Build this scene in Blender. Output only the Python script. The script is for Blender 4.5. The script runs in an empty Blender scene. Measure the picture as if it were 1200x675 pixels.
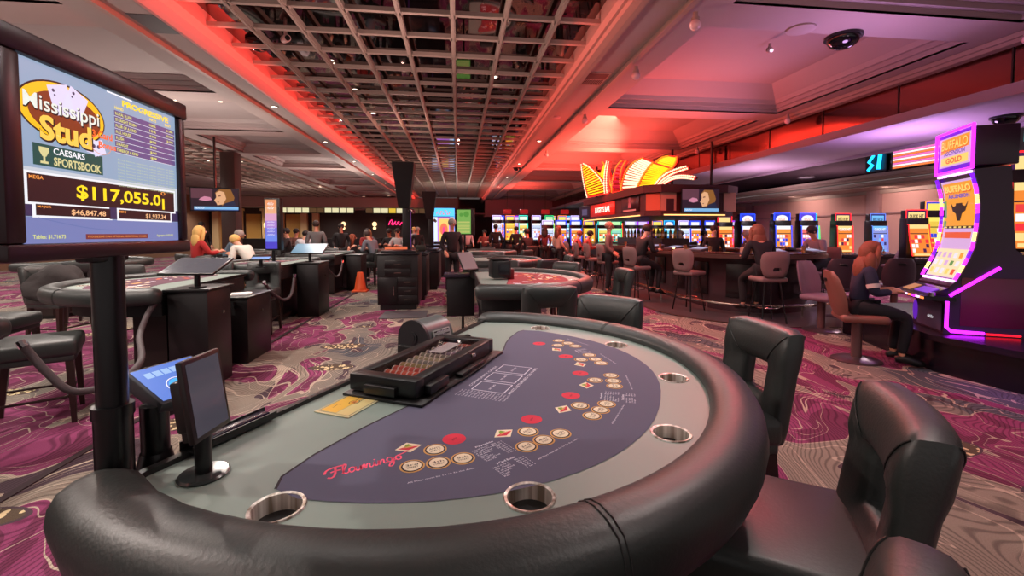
import bpy, bmesh, math, random
from mathutils import Vector, Matrix, Euler
R = math.radians
PI = math.pi
random.seed(7)
SC = bpy.context.scene
COL = SC.collection
# ---------------------------------------------------------------- materials
MATS = {}
def srgb(c):
    return tuple((x/12.92 if x <= .04045 else ((x+.055)/1.055)**2.4) for x in c)
def mat(name, col, rough=.5, metal=0., emit=None, es=1., bump=0., bscale=60., spec=.5, coat=0., mottle=0., mscale=4.):
    """col is sRGB 0..1"""
    if name in MATS: return MATS[name]
    m = bpy.data.materials.new(name); m.use_nodes = True
    nt = m.node_tree; b = nt.nodes['Principled BSDF']
    c = srgb(col)
    b.inputs['Base Color'].default_value = (*c, 1)
    b.inputs['Roughness'].default_value = rough
    b.inputs['Metallic'].default_value = metal
    b.inputs['Specular IOR Level'].default_value = spec
    if coat: b.inputs['Coat Weight'].default_value = coat
    if emit is not None:
        b.inputs['Emission Color'].default_value = (*srgb(emit), 1)
        b.inputs['Emission Strength'].default_value = es
    tc = None
    if bump or mottle:
        tc = nt.nodes.new('ShaderNodeTexCoord')
    if mottle:
        n = nt.nodes.new('ShaderNodeTexNoise'); n.inputs['Scale'].default_value = mscale; n.inputs['Detail'].default_value = 4
        nt.links.new(tc.outputs['Object'], n.inputs['Vector'])
        mx = nt.nodes.new('ShaderNodeMix'); mx.data_type = 'RGBA'; mx.blend_type = 'MULTIPLY'
        mx.inputs[0].default_value = mottle
        mx.inputs[6].default_value = (*c, 1)
        rp = nt.nodes.new('ShaderNodeValToRGB'); rp.color_ramp.elements[0].position = .3; rp.color_ramp.elements[1].position = .7
        rp.color_ramp.elements[0].color = (.25, .25, .25, 1)
        nt.links.new(n.outputs['Fac'], rp.inputs[0]); nt.links.new(rp.outputs[0], mx.inputs[7])
        nt.links.new(mx.outputs[2], b.inputs['Base Color'])
    if bump:
        n = nt.nodes.new('ShaderNodeTexNoise'); n.inputs['Scale'].default_value = bscale; n.inputs['Detail'].default_value = 6
        bp = nt.nodes.new('ShaderNodeBump'); bp.inputs['Strength'].default_value = bump; bp.inputs['Distance'].default_value = .01
        nt.links.new(tc.outputs['Object'], n.inputs['Vector'])
        nt.links.new(n.outputs['Fac'], bp.inputs['Height']); nt.links.new(bp.outputs[0], b.inputs['Normal'])
    MATS[name] = m
    return m
def emis(name, col, s=1.):
    if name in MATS: return MATS[name]
    m = bpy.data.materials.new(name); m.use_nodes = True
    nt = m.node_tree; b = nt.nodes['Principled BSDF']
    b.inputs['Base Color'].default_value = (.01, .01, .01, 1)
    b.inputs['Roughness'].default_value = .3
    b.inputs['Emission Color'].default_value = (*srgb(col), 1)
    b.inputs['Emission Strength'].default_value = s
    MATS[name] = m
    return m
# ---------------------------------------------------------------- mesh builder
class B:
    def __init__(s): s.bm = bmesh.new(); s.mats = []; s.cur = 0; s.M = Matrix.Identity(4)
    def m(s, material):
        if material not in s.mats: s.mats.append(material)
        s.cur = s.mats.index(material); return s
    def at(s, M): s.M = M; return s
    def V(s, p): return s.bm.verts.new(s.M @ Vector(p))
    def F(s, vs):
        try:
            f = s.bm.faces.new(vs); f.material_index = s.cur; f.smooth = True; return f
        except ValueError: return None
    def box(s, c, d, rot=(0, 0, 0), bev=0., taper=None, seg=2):
        cx, cy, cz = c; hx, hy, hz = d[0]/2, d[1]/2, d[2]/2
        Mx = Matrix.Translation(c) @ Euler(rot).to_matrix().to_4x4()
        t = taper or (1, 1)
        vs = []
        for z in (-1, 1):
            kx, ky = (t if z > 0 else (1, 1))
            for x, y in ((-1, -1), (1, -1), (1, 1), (-1, 1)):
                vs.append(s.V(Mx @ Vector((x*hx*kx, y*hy*ky, z*hz))))
        fs = [s.F([vs[3], vs[2], vs[1], vs[0]]), s.F(vs[4:8])]
        for i in range(4):
            j = (i+1) % 4
            fs.append(s.F([vs[i], vs[j], vs[4+j], vs[4+i]]))
        if bev:
            es = list({e for f in fs for e in f.edges})
            r = bmesh.ops.bevel(s.bm, geom=es, offset=bev, segments=seg, profile=.5, affect='EDGES')
            for f in r['faces']: f.material_index = s.cur; f.smooth = True
        return s
    def ring(s, c, ax, ay, n, rx, ry=None):
        ry = ry or rx
        return [s.V(c + ax*(rx*math.cos(2*PI*i/n)) + ay*(ry*math.sin(2*PI*i/n))) for i in range(n)]
    def loft(s, rings, cap0=True, cap1=True, closed=True):
        for a, b in zip(rings, rings[1:]):
            n = len(a)
            for i in range(n if closed else n-1):
                j = (i+1) % n
                s.F([a[i], a[j], b[j], b[i]])
        if cap0: s.F(list(reversed(rings[0])))
        if cap1: s.F(rings[-1])
    def cyl(s, p0, p1, r0, r1=None, n=16, cap=True):
        r1 = r0 if r1 is None else r1
        p0, p1 = Vector(p0), Vector(p1); d = (p1-p0).normalized()
        ax = d.orthogonal().normalized(); ay = d.cross(ax)
        s.loft([s.ring(p0, ax, ay, n, r0), s.ring(p1, ax, ay, n, r1)], cap, cap); return s
    def lathe(s, prof, c=(0, 0, 0), n=24, cap0=False, cap1=False):
        c = Vector(c); X, Y = Vector((1, 0, 0)), Vector((0, 1, 0))
        rs = [s.ring(c+Vector((0, 0, z)), X, Y, n, max(r, 1e-4)) for r, z in prof]
        s.loft(rs, cap0, cap1); return s
    def tube(s, pts, r, n=8, cap=True, rr=None):
        pts = [Vector(p) for p in pts]; rings = []; ax = None
        for i, p in enumerate(pts):
            d = (pts[min(i+1, len(pts)-1)] - pts[max(i-1, 0)]).normalized()
            if ax is None: ax = d.orthogonal().normalized()
            else:
                ax = (ax - d*ax.dot(d))
                ax = ax.normalized() if ax.length > 1e-6 else d.orthogonal().normalized()
            ay = d.cross(ax)
            k = r if rr is None else rr[i]
            rings.append(s.ring(p, ax, ay, n, k))
        s.loft(rings, cap, cap); return s
    def prism(s, poly, z0, z1, top=True, bot=True):
        a = [s.V((x, y, z0)) for x, y in poly]; b = [s.V((x, y, z1)) for x, y in poly]
        n = len(poly)
        for i in range(n):
            j = (i+1) % n; s.F([a[i], a[j], b[j], b[i]])
        if top: s.F(b)
        if bot: s.F(list(reversed(a)))
        return s
    def poly(s, pts): s.F([s.V(p) for p in pts]); return s
    def disc(s, c, r, n=24, ry=None, rot=0.):
        ry = ry or r; cr, sr = math.cos(rot), math.sin(rot)
        pts = []
        for i in range(n):
            a = 2*PI*i/n; x, y = r*math.cos(a), ry*math.sin(a)
            pts.append((c[0]+x*cr-y*sr, c[1]+x*sr+y*cr, c[2]))
        return s.poly(pts)
    def rect(s, x0, y0, x1, y1, z=0.): return s.poly([(x0, y0, z), (x1, y0, z), (x1, y1, z), (x0, y1, z)])
    def ball(s, c, r, n=14, sc=(1, 1, 1)):
        c = Vector(c); X, Y = Vector((1, 0, 0)), Vector((0, 1, 0)); rs = []
        k = max(4, n//2)
        for i in range(k+1):
            a = -PI/2 + PI*i/k
            rs.append(s.ring(c+Vector((0, 0, r*sc[2]*math.sin(a))), X, Y, n, max(1e-4, r*sc[0]*math.cos(a)), max(1e-4, r*sc[1]*math.cos(a))))
        s.loft(rs); return s
    def strip(s, pts, w, z=0.):
        """flat ribbon in local xy through pts; w is a width or a list"""
        n = len(pts); L = []; Rr = []
        for i, p in enumerate(pts):
            a = pts[max(0, i-1)]; b = pts[min(n-1, i+1)]
            dx, dy = b[0]-a[0], b[1]-a[1]; l = math.hypot(dx, dy) or 1
            ww = (w if not isinstance(w, (list, tuple)) else w[i])/2
            L.append(s.V((p[0]-dy/l*ww, p[1]+dx/l*ww, z))); Rr.append(s.V((p[0]+dy/l*ww, p[1]-dx/l*ww, z)))
        for i in range(n-1): s.F([Rr[i], Rr[i+1], L[i+1], L[i]])
        return s
    def scrib(s, x, y, w, h, z=0.):
        """an unreadable short word: a row of uneven strokes"""
        n = 7; k = w/n
        for i in range(n):
            hh = h*(.62+.38*((i*5) % 3)/2); x0 = x-w/2+i*k
            s.rect(x0, y-h/2, x0+k*.28, y-h/2+hh, z)
            if i % 2 == 0: s.rect(x0+k*.28, y-h/2+hh-h*.22, x0+k*.8, y-h/2+hh, z)
            else: s.rect(x0+k*.28, y-h/2, x0+k*.8, y-h/2+h*.22, z)
        return s
    def text(s, txt, x, y, w, h, z=0., bold=0., align='C', shear=0.):
        """flat text fitted to width w and height h, centre (or left) at x,y in local xy"""
        vs, fs = text_geo(txt, bold)
        xs = [v[0] for v in vs]; ys = [v[1] for v in vs]
        if not xs: return s
        x0, x1, y0, y1 = min(xs), max(xs), min(ys), max(ys)
        kx, ky = w/(x1-x0), h/(y1-y0)
        ox = x-w/2 if align == 'C' else x
        nv = [s.V((ox+(a-x0)*kx+shear*(b-y0)*ky, y-h/2+(b-y0)*ky, z)) for a, b in vs]
        for f in fs: s.F([nv[i] for i in f])
        return s
    def done(s, name, material=None, parent=None, sharp=35., loc=None, fixn=True):
        if material is not None:
            if s.mats:
                s.mats = [material if m_ is None else m_ for m_ in s.mats]
            else: s.mats = [material]
        if fixn: bmesh.ops.recalc_face_normals(s.bm, faces=s.bm.faces)
        me = bpy.data.meshes.new(name); s.bm.to_mesh(me); s.bm.free()
        for m_ in s.mats: me.materials.append(m_)
        if sharp is not None: me.set_sharp_from_angle(angle=R(sharp))
        o = bpy.data.objects.new(name, me); COL.objects.link(o)
        if parent is not None: o.parent = parent
        if loc is not None: o.location = loc
        return o
_TG = {}
def text_geo(txt, bold=0.):
    k = (txt, bold)
    if k in _TG: return _TG[k]
    cu = bpy.data.curves.new('tmp_text', 'FONT'); cu.body = txt; cu.offset = bold; cu.resolution_u = 3
    o = bpy.data.objects.new('tmp_text', cu); COL.objects.link(o)
    dg = bpy.context.evaluated_depsgraph_get()
    me = bpy.data.meshes.new_from_object(o.evaluated_get(dg))
    vs = [(v.co.x, v.co.y) for v in me.vertices]; fs = [tuple(p.vertices) for p in me.polygons]
    bpy.data.objects.remove(o); bpy.data.curves.remove(cu); bpy.data.meshes.remove(me)
    _TG[k] = (vs, fs); return _TG[k]
def tag(o, label, cat, group=None):
    o['label'] = label; o['category'] = cat
    if group: o['group'] = group
    return o
def thing(name, label, cat, loc=(0, 0, 0), rz=0., group=None, rot=None):
    o = bpy.data.objects.new(name, None); COL.objects.link(o); o.empty_display_size = .1
    o.location = loc; o.rotation_euler = rot or (0, 0, rz)
    return tag(o, label, cat, group)
def struct(o): o['kind'] = 'structure'; return o
def dup(root, loc, rz=None, label=None, group=None, mats=None, scale=None, rot=None):
    r = root.copy(); COL.objects.link(r); r.location = loc
    if rz is not None: r.rotation_euler = (0, 0, rz)
    if rot is not None: r.rotation_euler = rot
    if scale is not None: r.scale = (scale,)*3 if not isinstance(scale, (tuple, list)) else scale
    if label: r['label'] = label
    if group: r['group'] = group
    if mats and r.type == 'MESH': _swap(r, mats)
    for ch in list(root.children):
        c = ch.copy(); COL.objects.link(c); c.parent = r
        if mats: _swap(c, mats)
        for g in list(ch.children):
            d = g.copy(); COL.objects.link(d); d.parent = c
            if mats: _swap(d, mats)
    return r
def _swap(o, mats):
    if o.type != 'MESH': return
    for sl in o.material_slots:
        if sl.material and sl.material.name in mats:
            new = mats[sl.material.name]; sl.link = 'OBJECT'; sl.material = new
def frame(o, x, y):
    """matrix with local x -> x, local y -> y, z = x cross y, origin o"""
    x = Vector(x).normalized(); y = Vector(y).normalized(); z = x.cross(y).normalized(); y = z.cross(x)
    return Matrix(((x.x, y.x, z.x, o[0]), (x.y, y.y, z.y, o[1]), (x.z, y.z, z.z, o[2]), (0, 0, 0, 1)))
# ---------------------------------------------------------------- camera
cam = bpy.data.cameras.new('camera'); camo = bpy.data.objects.new('camera', cam); COL.objects.link(camo)
cam.sensor_width = 36; cam.lens = 520/1200*36; cam.shift_y = -42.5/1200; cam.clip_start = .05
camo.location = (0, 0, 1.45); camo.rotation_euler = (R(90-2.4226), 0, R(-6.908))
SC.camera = camo
SC.view_settings.view_transform = 'Standard'; SC.view_settings.look = 'None'
SC.view_settings.gamma = 1; SC.view_settings.use_curve_mapping = False
SC.view_settings.exposure = 0.
# ---------------------------------------------------------------- common materials
LEATHER = mat('black_leather', (.15, .17, .165), .44, bump=.10, bscale=110, spec=.7)
LEATHER2 = mat('dark_leather', (.12, .12, .12), .38, bump=.2, bscale=120)
WOOD = mat('dark_wood', (.17, .09, .07), .35, mottle=.3, mscale=12)
BLACK = mat('black_plastic', (.055, .055, .06), .38)
BLACKM = mat('black_metal', (.05, .045, .055), .28)
MATTE = mat('matte_black', (.04, .037, .042), .6)
STEEL = mat('polished_steel', (.82, .78, .74), .16, 1.)
CHROME = mat('chrome', (.85, .85, .87), .1, 1.)
WHITE = mat('white_paint', (.85, .84, .82), .5)
GLASSY = mat('dark_glass', (.02, .02, .03), .08)
# ================================================================ SETTING
def nodes_of(m): return m.node_tree.nodes, m.node_tree.links
def carpet_material():
    m = bpy.data.materials.new('swirl_carpet'); m.use_nodes = True
    N, L = nodes_of(m); b = N['Principled BSDF']; b.inputs['Roughness'].default_value = .95; b.inputs['Specular IOR Level'].default_value = .1
    tc = N.new('ShaderNodeTexCoord')
    def noise(scale, detail=2, vec=None, rough=.5, dist=0.):
        n = N.new('ShaderNodeTexNoise'); n.inputs['Scale'].default_value = scale; n.inputs['Detail'].default_value = detail
        n.inputs['Roughness'].default_value = rough; n.inputs['Distortion'].default_value = dist
        L.new(vec or tc.outputs['Object'], n.inputs['Vector']); return n
    def ramp(src, els, mode='CONSTANT'):
        r = N.new('ShaderNodeValToRGB'); r.color_ramp.interpolation = mode
        while len(r.color_ramp.elements) > 1: r.color_ramp.elements.remove(r.color_ramp.elements[-1])
        for i, (p, c) in enumerate(els):
            e = r.color_ramp.elements[0] if i == 0 else r.color_ramp.elements.new(p)
            e.position = p; e.color = (*(srgb(c) if len(c) == 3 else c[:3]), 1)
        L.new(src, r.inputs[0]); return r
    def mixc(f, a, bb, bt='MIX', fac=None):
        x = N.new('ShaderNodeMix'); x.data_type = 'RGBA'; x.blend_type = bt
        if fac is not None: x.inputs[0].default_value = fac
        else: L.new(f, x.inputs[0])
        L.new(a, x.inputs[6]); L.new(bb, x.inputs[7]); return x.outputs[2]
    mp = N.new('ShaderNodeMapping'); L.new(tc.outputs['Object'], mp.inputs[0])
    mp.inputs['Rotation'].default_value = (0, 0, R(35)); mp.inputs['Scale'].default_value = (1., .62, 1)
    wn = noise(1.3, 1, mp.outputs[0])
    ad = N.new('ShaderNodeVectorMath'); ad.operation = 'MULTIPLY_ADD'
    L.new(wn.outputs['Color'], ad.inputs[0]); ad.inputs[1].default_value = (1.1, 1.1, 0); L.new(mp.outputs[0], ad.inputs[2])
    
    cream = (.74, .68, .61); beige = (.57, .53, .48); beige2 = (.48, .46, .44); mag = (.56, .27, .42); mag2 = (.45, .22, .33); dark = (.33, .27, .30); slate = (.35, .36, .38)
    col = lambda c: (lambda r: (setattr(r.outputs[0], 'default_value', (*srgb(c), 1)), r.outputs[0])[1])(N.new('ShaderNodeRGB'))
    nC = noise(.75, 1.5, ad.outputs[0], .5, .3); nA = noise(1.25, 1.6, ad.outputs[0], .45, .9)
    off = N.new('ShaderNodeVectorMath'); off.operation = 'ADD'; off.inputs[1].default_value = (7.3, 3.1, 2.); L.new(ad.outputs[0], off.inputs[0])
    nB = noise(1.6, 1.2, off.outputs[0], .45, 1.1); nD = noise(2.6, 2., off.outputs[0], .5, .4)
    wv = N.new('ShaderNodeTexWave'); wv.inputs['Scale'].default_value = 10.; wv.inputs['Distortion'].default_value = 4.; wv.inputs['Detail'].default_value = 1.5; wv.inputs['Detail Scale'].default_value = .6
    L.new(ad.outputs[0], wv.inputs['Vector'])
    wl = ramp(wv.outputs['Fac'], [(0, (.70, .69, .70)), (.45, (1., 1., 1.)), (1, (1., 1., 1.))], 'LINEAR')
    base = ramp(nC.outputs['Fac'], [(.40, beige2), (.55, beige)], 'LINEAR').outputs[0]
    b1 = mixc(ramp(nC.outputs['Fac'], [(0, (1., 1., 1.)), (.405, (0., 0., 0.))]).outputs[0], base, col(slate))
    b2 = mixc(ramp(nD.outputs['Fac'], [(0, (0., 0., 0.)), (.60, (1., 1., 1.))]).outputs[0], b1, col(dark))
    mm = ramp(nA.outputs['Fac'], [(0, (0., 0., 0.)), (.505, (1., 1., 1.))]).outputs[0]
    mcol = ramp(nD.outputs['Fac'], [(0, mag2), (.47, mag), (.60, mag2)]).outputs[0]
    b3 = mixc(mm, b2, mcol)
    b4 = mixc(ramp(nA.outputs['Fac'], [(0, (0., 0., 0.)), (.498, (1., 1., 1.)), (.506, (0., 0., 0.))]).outputs[0], b3, col(cream))
    b5 = mixc(ramp(nB.outputs['Fac'], [(0, (0., 0., 0.)), (.435, (1., 1., 1.)), (.442, (0., 0., 0.)), (.52, (1., 1., 1.)), (.527, (0., 0., 0.)), (.60, (1., 1., 1.)), (.61, (0., 0., 0.))]).outputs[0], b4, col(cream))
    c1 = mixc(None, b5, wl.outputs[0], 'MULTIPLY', .8)
    # speckled ovals
    vo = N.new('ShaderNodeTexVoronoi'); vo.inputs['Scale'].default_value = 1.05; vo.inputs['Randomness'].default_value = .8
    mp2 = N.new('ShaderNodeMapping'); L.new(tc.outputs['Object'], mp2.inputs[0]); mp2.inputs['Rotation'].default_value = (0, 0, R(-20)); mp2.inputs['Scale'].default_value = (.9, 1.9, 1)
    L.new(mp2.outputs[0], vo.inputs['Vector'])
    ov = ramp(vo.outputs['Distance'], [(0, (1., 1., 1.)), (.27, (0., 0., 0.))])
    rim = ramp(vo.outputs['Distance'], [(0, (0., 0., 0.)), (.262, (1., 1., 1.)), (.285, (0., 0., 0.))])
    vs = N.new('ShaderNodeTexVoronoi'); vs.inputs['Scale'].default_value = 26; L.new(mp.outputs[0], vs.inputs['Vector'])
    sp = ramp(vs.outputs['Distance'], [(0, (.86, .79, .62)), (.42, (.36, .31, .26))])
    c2 = mixc(ov.outputs[0], c1, sp.outputs[0])
    cr = N.new('ShaderNodeRGB'); cr.outputs[0].default_value = (*srgb(dark), 1)
    c3 = mixc(rim.outputs[0], c2, cr.outputs[0])
    # only some cells carry an oval
    sel = ramp(vo.outputs['Color'], [(0, (0., 0., 0.)), (.52, (1., 1., 1.))])
    c4 = mixc(sel.outputs[0], c1, c3)
    # fine pile
    fn = noise(240, 2); fr = ramp(fn.outputs['Fac'], [(.3, (.82, .82, .82)), (.7, (1., 1., 1.))], 'LINEAR')
    c5 = mixc(None, c4, fr.outputs[0], 'MULTIPLY', 1.)
    L.new(c5, b.inputs['Base Color'])
    bp = N.new('ShaderNodeBump'); bp.inputs['Strength'].default_value = .3; bp.inputs['Distance'].default_value = .004
    L.new(fn.outputs['Fac'], bp.inputs['Height']); L.new(bp.outputs[0], b.inputs['Normal'])
    return m
CARPET = carpet_material()
CZ0 = 3.95                       # main ceiling height
YB, YF = -4.0, 36.0              # room extent along the aisle
b = B(); b.rect(-22, YB, 22, YF + 6)
struct(b.done('floor', CARPET, fixn=False))
# dark smooth floor round the bar, tiled band, and the dark seam of the carpet
def bar_outline(off, n=14):
    x0, x1, y0, y1, r = 4.5-off, 7.0+off, 7.0-off, 18.0+off, 1.15+off
    pts = []
    for cx, cy, a0 in ((x1-r, y0+r, -90), (x1-r, y1-r, 0), (x0+r, y1-r, 90), (x0+r, y0+r, 180)):
        for i in range(n+1):
            a = R(a0+90*i/n); pts.append((cx+r*math.cos(a), cy+r*math.sin(a)))
    return pts
b = B(); b.prism(bar_outline(.85), 0.001, .008)
struct(b.done('floor_bar_surround', mat('dark_stone', (.33, .28, .29), .28, mottle=.5, mscale=2.)))
b = B()
o_, i_ = bar_outline(.90), bar_outline(.85); n = len(o_)
A = [b.V((*p, .012)) for p in o_]; Bv = [b.V((*p, .012)) for p in i_]
for i in range(n): b.F([A[i], A[(i+1) % n], Bv[(i+1) % n], Bv[i]])
struct(b.done('trim_1', mat('brass_edge', (.5, .42, .36), .3, .8)))
b = B(); b.box((-2.47, 15, .004), (.05, 34, .006))
struct(b.done('trim_2', mat('carpet_seam', (.16, .08, .11), .9)))

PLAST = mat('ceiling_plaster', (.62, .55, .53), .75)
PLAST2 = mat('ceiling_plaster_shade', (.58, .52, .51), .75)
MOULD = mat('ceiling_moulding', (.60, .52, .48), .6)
MIRROR = mat('smoked_mirror', (.46, .40, .39), .03, 1.)
RMIRROR = mat('tinted_mirror_panel', (.50, .32, .30), .10, 1.)
def ribbon(bld, x0, x1, y0, y1, z, th=.03):
    bld.box(((x0+x1)/2, (y0+y1)/2, z+th/2), (x1-x0, y1-y0, th))
# flat strips of the main ceiling, left to right
b = B()
ribbon(b, -3.85, -3.3, YB, YF, CZ0)
ribbon(b, 1.95, 2.5, YB, YF, CZ0)
struct(b.done('ceiling_strip', PLAST))
# thin mouldings / conduits running along the aisle
b = B()
for x in (-3.85, 2.5):
    b.box((x, (YB+YF)/2, CZ0-.03), (.07, YF-YB, .07))
    b.box((x+(.06 if x > 0 else -.06), (YB+YF)/2, CZ0-.012), (.04, YF-YB, .03))
struct(b.done('trim_3', MOULD))
# coffers: (x0,x1) fields, cross ribs every few metres, stepped recess
def coffers(name, x0, x1, ys, rise=.42, rim=.38, ribw=.55):
    fl = B(); rec = B()
    for x in ((x0, x0+rim), (x1-rim, x1)): ribbon(fl, x[0], x[1], ys[0], ys[-1], CZ0)
    for y in ys: ribbon(fl, x0+rim, x1-rim, y-ribw/2, y+ribw/2, CZ0)
    for ya, yb in zip(ys, ys[1:]):
        a0, a1, c0, c1 = x0+rim, x1-rim, ya+ribw/2, yb-ribw/2
        levels = [(0, CZ0+.001), (.0, CZ0+.10), (.06, CZ0+.10), (.06, CZ0+.17), (.12, CZ0+.17), (.16, CZ0+.24), (.5, CZ0+rise), (.56, CZ0+rise)]
        rings = []
        for ins, z in levels:
            rings.append([rec.V((a0+ins, c0+ins, z)), rec.V((a1-ins, c0+ins, z)), rec.V((a1-ins, c1-ins, z)), rec.V((a0+ins, c1-ins, z))])
        rec.loft(rings, cap0=False, cap1=True)
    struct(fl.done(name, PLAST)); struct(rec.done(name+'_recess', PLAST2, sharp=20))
coffers('ceiling_right', 2.6, 7.05, [-3.5, .8, 4.9, 9.0, 13.1, 17.2, 21.3, 25.4, 29.5, 33.6], .45)
coffers('ceiling_left', -7.0, -3.9, [-3.5, -.4, 2.7, 5.8, 8.9, 12.0, 15.1, 18.2, 21.3, 24.4, 27.5, 30.6, 33.7], .3)
coffers('ceiling_far_left', -17.5, -11.2, [-3.5, 1.5, 6.5, 11.5, 16.5, 21.5, 26.5, 31.5, 36], .3)
# mirrored lattice in the middle
def lattice(gx0, gx1, cell, ncol, xbase, y0, y1, name, zl=CZ0, deep=.16, w=.055):
    mz = zl+deep
    b = B(); b.rect(gx0, y0, gx1, y1, mz)
    struct(b.done('ceiling_mirror_'+name, MIRROR, fixn=False))
    b = B()
    for i in range(ncol):
        x = xbase+i*cell
        b.box((x, (y0+y1)/2, zl+.02), (w, y1-y0, .07))
        b.box((x, (y0+y1)/2, zl-.022), (w*.45, y1-y0, .018))
    ny = int((y1-y0)/cell)
    for j in range(ny+1):
        y = y0+j*cell
        b.box(((gx0+gx1)/2, y, zl+.024), (gx1-gx0, w, .05))
        if y < 14:
            for i in range(ncol): b.box((xbase+i*cell, y, zl+.0), (w*1.7, w*1.7, .03), bev=.008, seg=1)
    struct(b.done('trim_lattice_'+name, MOULD))
lattice(-3.0, 1.72, .61, 7, -2.49, -3.27, 32., 'centre')
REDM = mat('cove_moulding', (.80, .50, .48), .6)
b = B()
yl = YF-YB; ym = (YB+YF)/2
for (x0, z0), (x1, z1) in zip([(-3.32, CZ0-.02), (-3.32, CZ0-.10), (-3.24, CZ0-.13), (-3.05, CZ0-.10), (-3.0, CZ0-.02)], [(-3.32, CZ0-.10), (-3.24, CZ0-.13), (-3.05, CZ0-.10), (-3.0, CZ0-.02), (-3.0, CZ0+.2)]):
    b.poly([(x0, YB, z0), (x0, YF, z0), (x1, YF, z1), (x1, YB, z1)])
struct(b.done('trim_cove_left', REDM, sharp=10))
b = B()
pr = [(1.70, CZ0+.2), (1.70, CZ0-.02), (1.74, CZ0-.07), (1.78, CZ0-.07), (1.80, CZ0-.11), (1.88, CZ0-.13), (1.95, CZ0-.13), (1.97, CZ0-.10), (1.97, CZ0)]
for (x0, z0), (x1, z1) in zip(pr, pr[1:]): b.poly([(x0, YB, z0), (x0, YF, z0), (x1, YF, z1), (x1, YB, z1)])
struct(b.done('trim_cove_right', MOULD, sharp=10))
# second lattice on the left
lattice(-11.2, -7.0, .6, 7, -10.8, -3.27, 34., 'left', w=.06)
# right: beam, mirrored fascia, low ceiling over the slot hall
b = B()
ribbon(b, 7.05, 7.16, YB, YF, 3.84, .25)
for k, (x, z, w) in enumerate([(7.0, 3.87, .10), (6.93, 3.91, .06)]): b.box((x, ym, z), (w, yl, .08-.02*k))
struct(b.done('ceiling_beam', MOULD))
b = B(); y = YB
while y < YF-.1:
    b.box((7.12, y+.74, 3.60), (.02, 1.47, .60)); y += 1.5
struct(b.done('wall_fascia_mirror', RMIRROR))
b = B(); y = YB
while y < YF: b.box((7.108, y, 3.60), (.012, .018, .6)); y += 1.5
struct(b.done('trim_fascia_joints', mat('joint_dark', (.12, .06, .06), .5)))
LOWP = mat('low_ceiling_plaster', (.66, .60, .64), .7)
b = B(); ribbon(b, 7.02, 9.3, YB, YF, 3.26, .10)
b.box((7.06, ym, 3.27), (.14, yl, .14)); b.box((9.27, ym, 3.24), (.10, yl, .08))
struct(b.done('ceiling_slot_hall_edge', LOWP))
# recessed tray with mirrored upstand and the ceiling beyond
b = B(); b.box((13.2, ym, 3.95), (7.8, yl, .06))
struct(b.done('ceiling_slot_hall_tray', LOWP))
b = B(); b.box((13.05, ym, 3.62), (.03, yl, .62)); b.box((9.33, ym, 3.62), (.03, yl, .62))
struct(b.done('wall_tray_mirror', mat('tray_mirror', (.48, .42, .44), .06, 1.)))
b = B()
for x, z, w, h in ((13.2, 3.27, .34, .10), (13.32, 3.18, .30, .08), (13.5, 3.06, .4, .10)): b.box((x, ym, z), (w, yl, h))
b.box((14.2, ym, 3.0), (1.6, yl, .1)); b.box((14.72, ym, 2.9), (.12, yl, .14))
struct(b.done('ceiling_slot_hall_soffit', MOULD))
WALLP = mat('pink_wall', (.72, .55, .52), .8)
b = B(); b.box((14.85, ym, 1.5), (.15, yl, 3.1))
struct(b.done('wall_right', WALLP))
b = B()
for y in (6.0, 14.2, 21.0): b.box((14.72, y, 1.5), (.14, .5, 3.0))
b.box((14.76, ym, .08), (.04, yl, .16)); b.box((14.74, ym, 2.14), (.03, yl, .05))
struct(b.done('trim_wall_right', mat('wall_trim', (.60, .46, .46), .6)))
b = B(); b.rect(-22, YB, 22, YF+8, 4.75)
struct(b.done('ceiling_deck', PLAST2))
# back of the room
DARKW = mat('dark_wall', (.16, .10, .09), .5)
b = B(); b.box((-11, 33.9, 1.7), (22, .2, 3.4)); struct(b.done('wall_back', DARKW))
b = B(); b.box((-11, 33.2, 3.6), (22, 1.6, .7)); b.box((-5, 33.7, 3.18), (9.0, .3, .12))
struct(b.done('wall_back_bulkhead', PLAST))
b = B(); b.box((11, 40.5, 2.2), (24, .2, 4.6)); b.box((0, 37, 2.2), (.2, 7, 4.6))
struct(b.done('wall_back_right', mat('back_right_wall', (.5, .38, .36), .7)))
b = B(); b.box((6.0, 33.4, 3.35), (8.0, .3, 1.2)); b.box((6.0, 33.4, 2.72), (8.2, .4, .08))
b.box((5.0, 37.0, 2.9), (14, 7, .08))
struct(b.done('wall_soffit_back', mat('soffit_paint', (.70, .50, .50), .7)))
b = B(); b.box((-17.6, ym, 2.2), (.2, yl, 4.6)); struct(b.done('wall_left', mat('tan_wall', (.45, .34, .26), .7)))
# golden pilasters and columns at the back left
CREAM = mat('cream_column', (.80, .70, .52), .6)
GOLD = mat('gold_panel', (.72, .56, .28), .45, .2)
b = B()
for x in (-21.0, -19.6): pass
for x in (-16.9, -15.4, -13.6, -12.6, -11.0, -10.2): b.box((x, 33.6, 1.6), (.42, .35, 3.2)); b.box((x, 33.55, 3.1), (.6, .45, .16)); b.box((x, 33.55, .12), (.6, .45, .24))
struct(b.done('wall_pilasters', CREAM))
b = B()
for x in (-16.2, -14.5, -11.8): b.box((x, 33.76, 1.5), (1.0, .06, 2.6))
struct(b.done('wall_gold_panels', GOLD))
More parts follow.
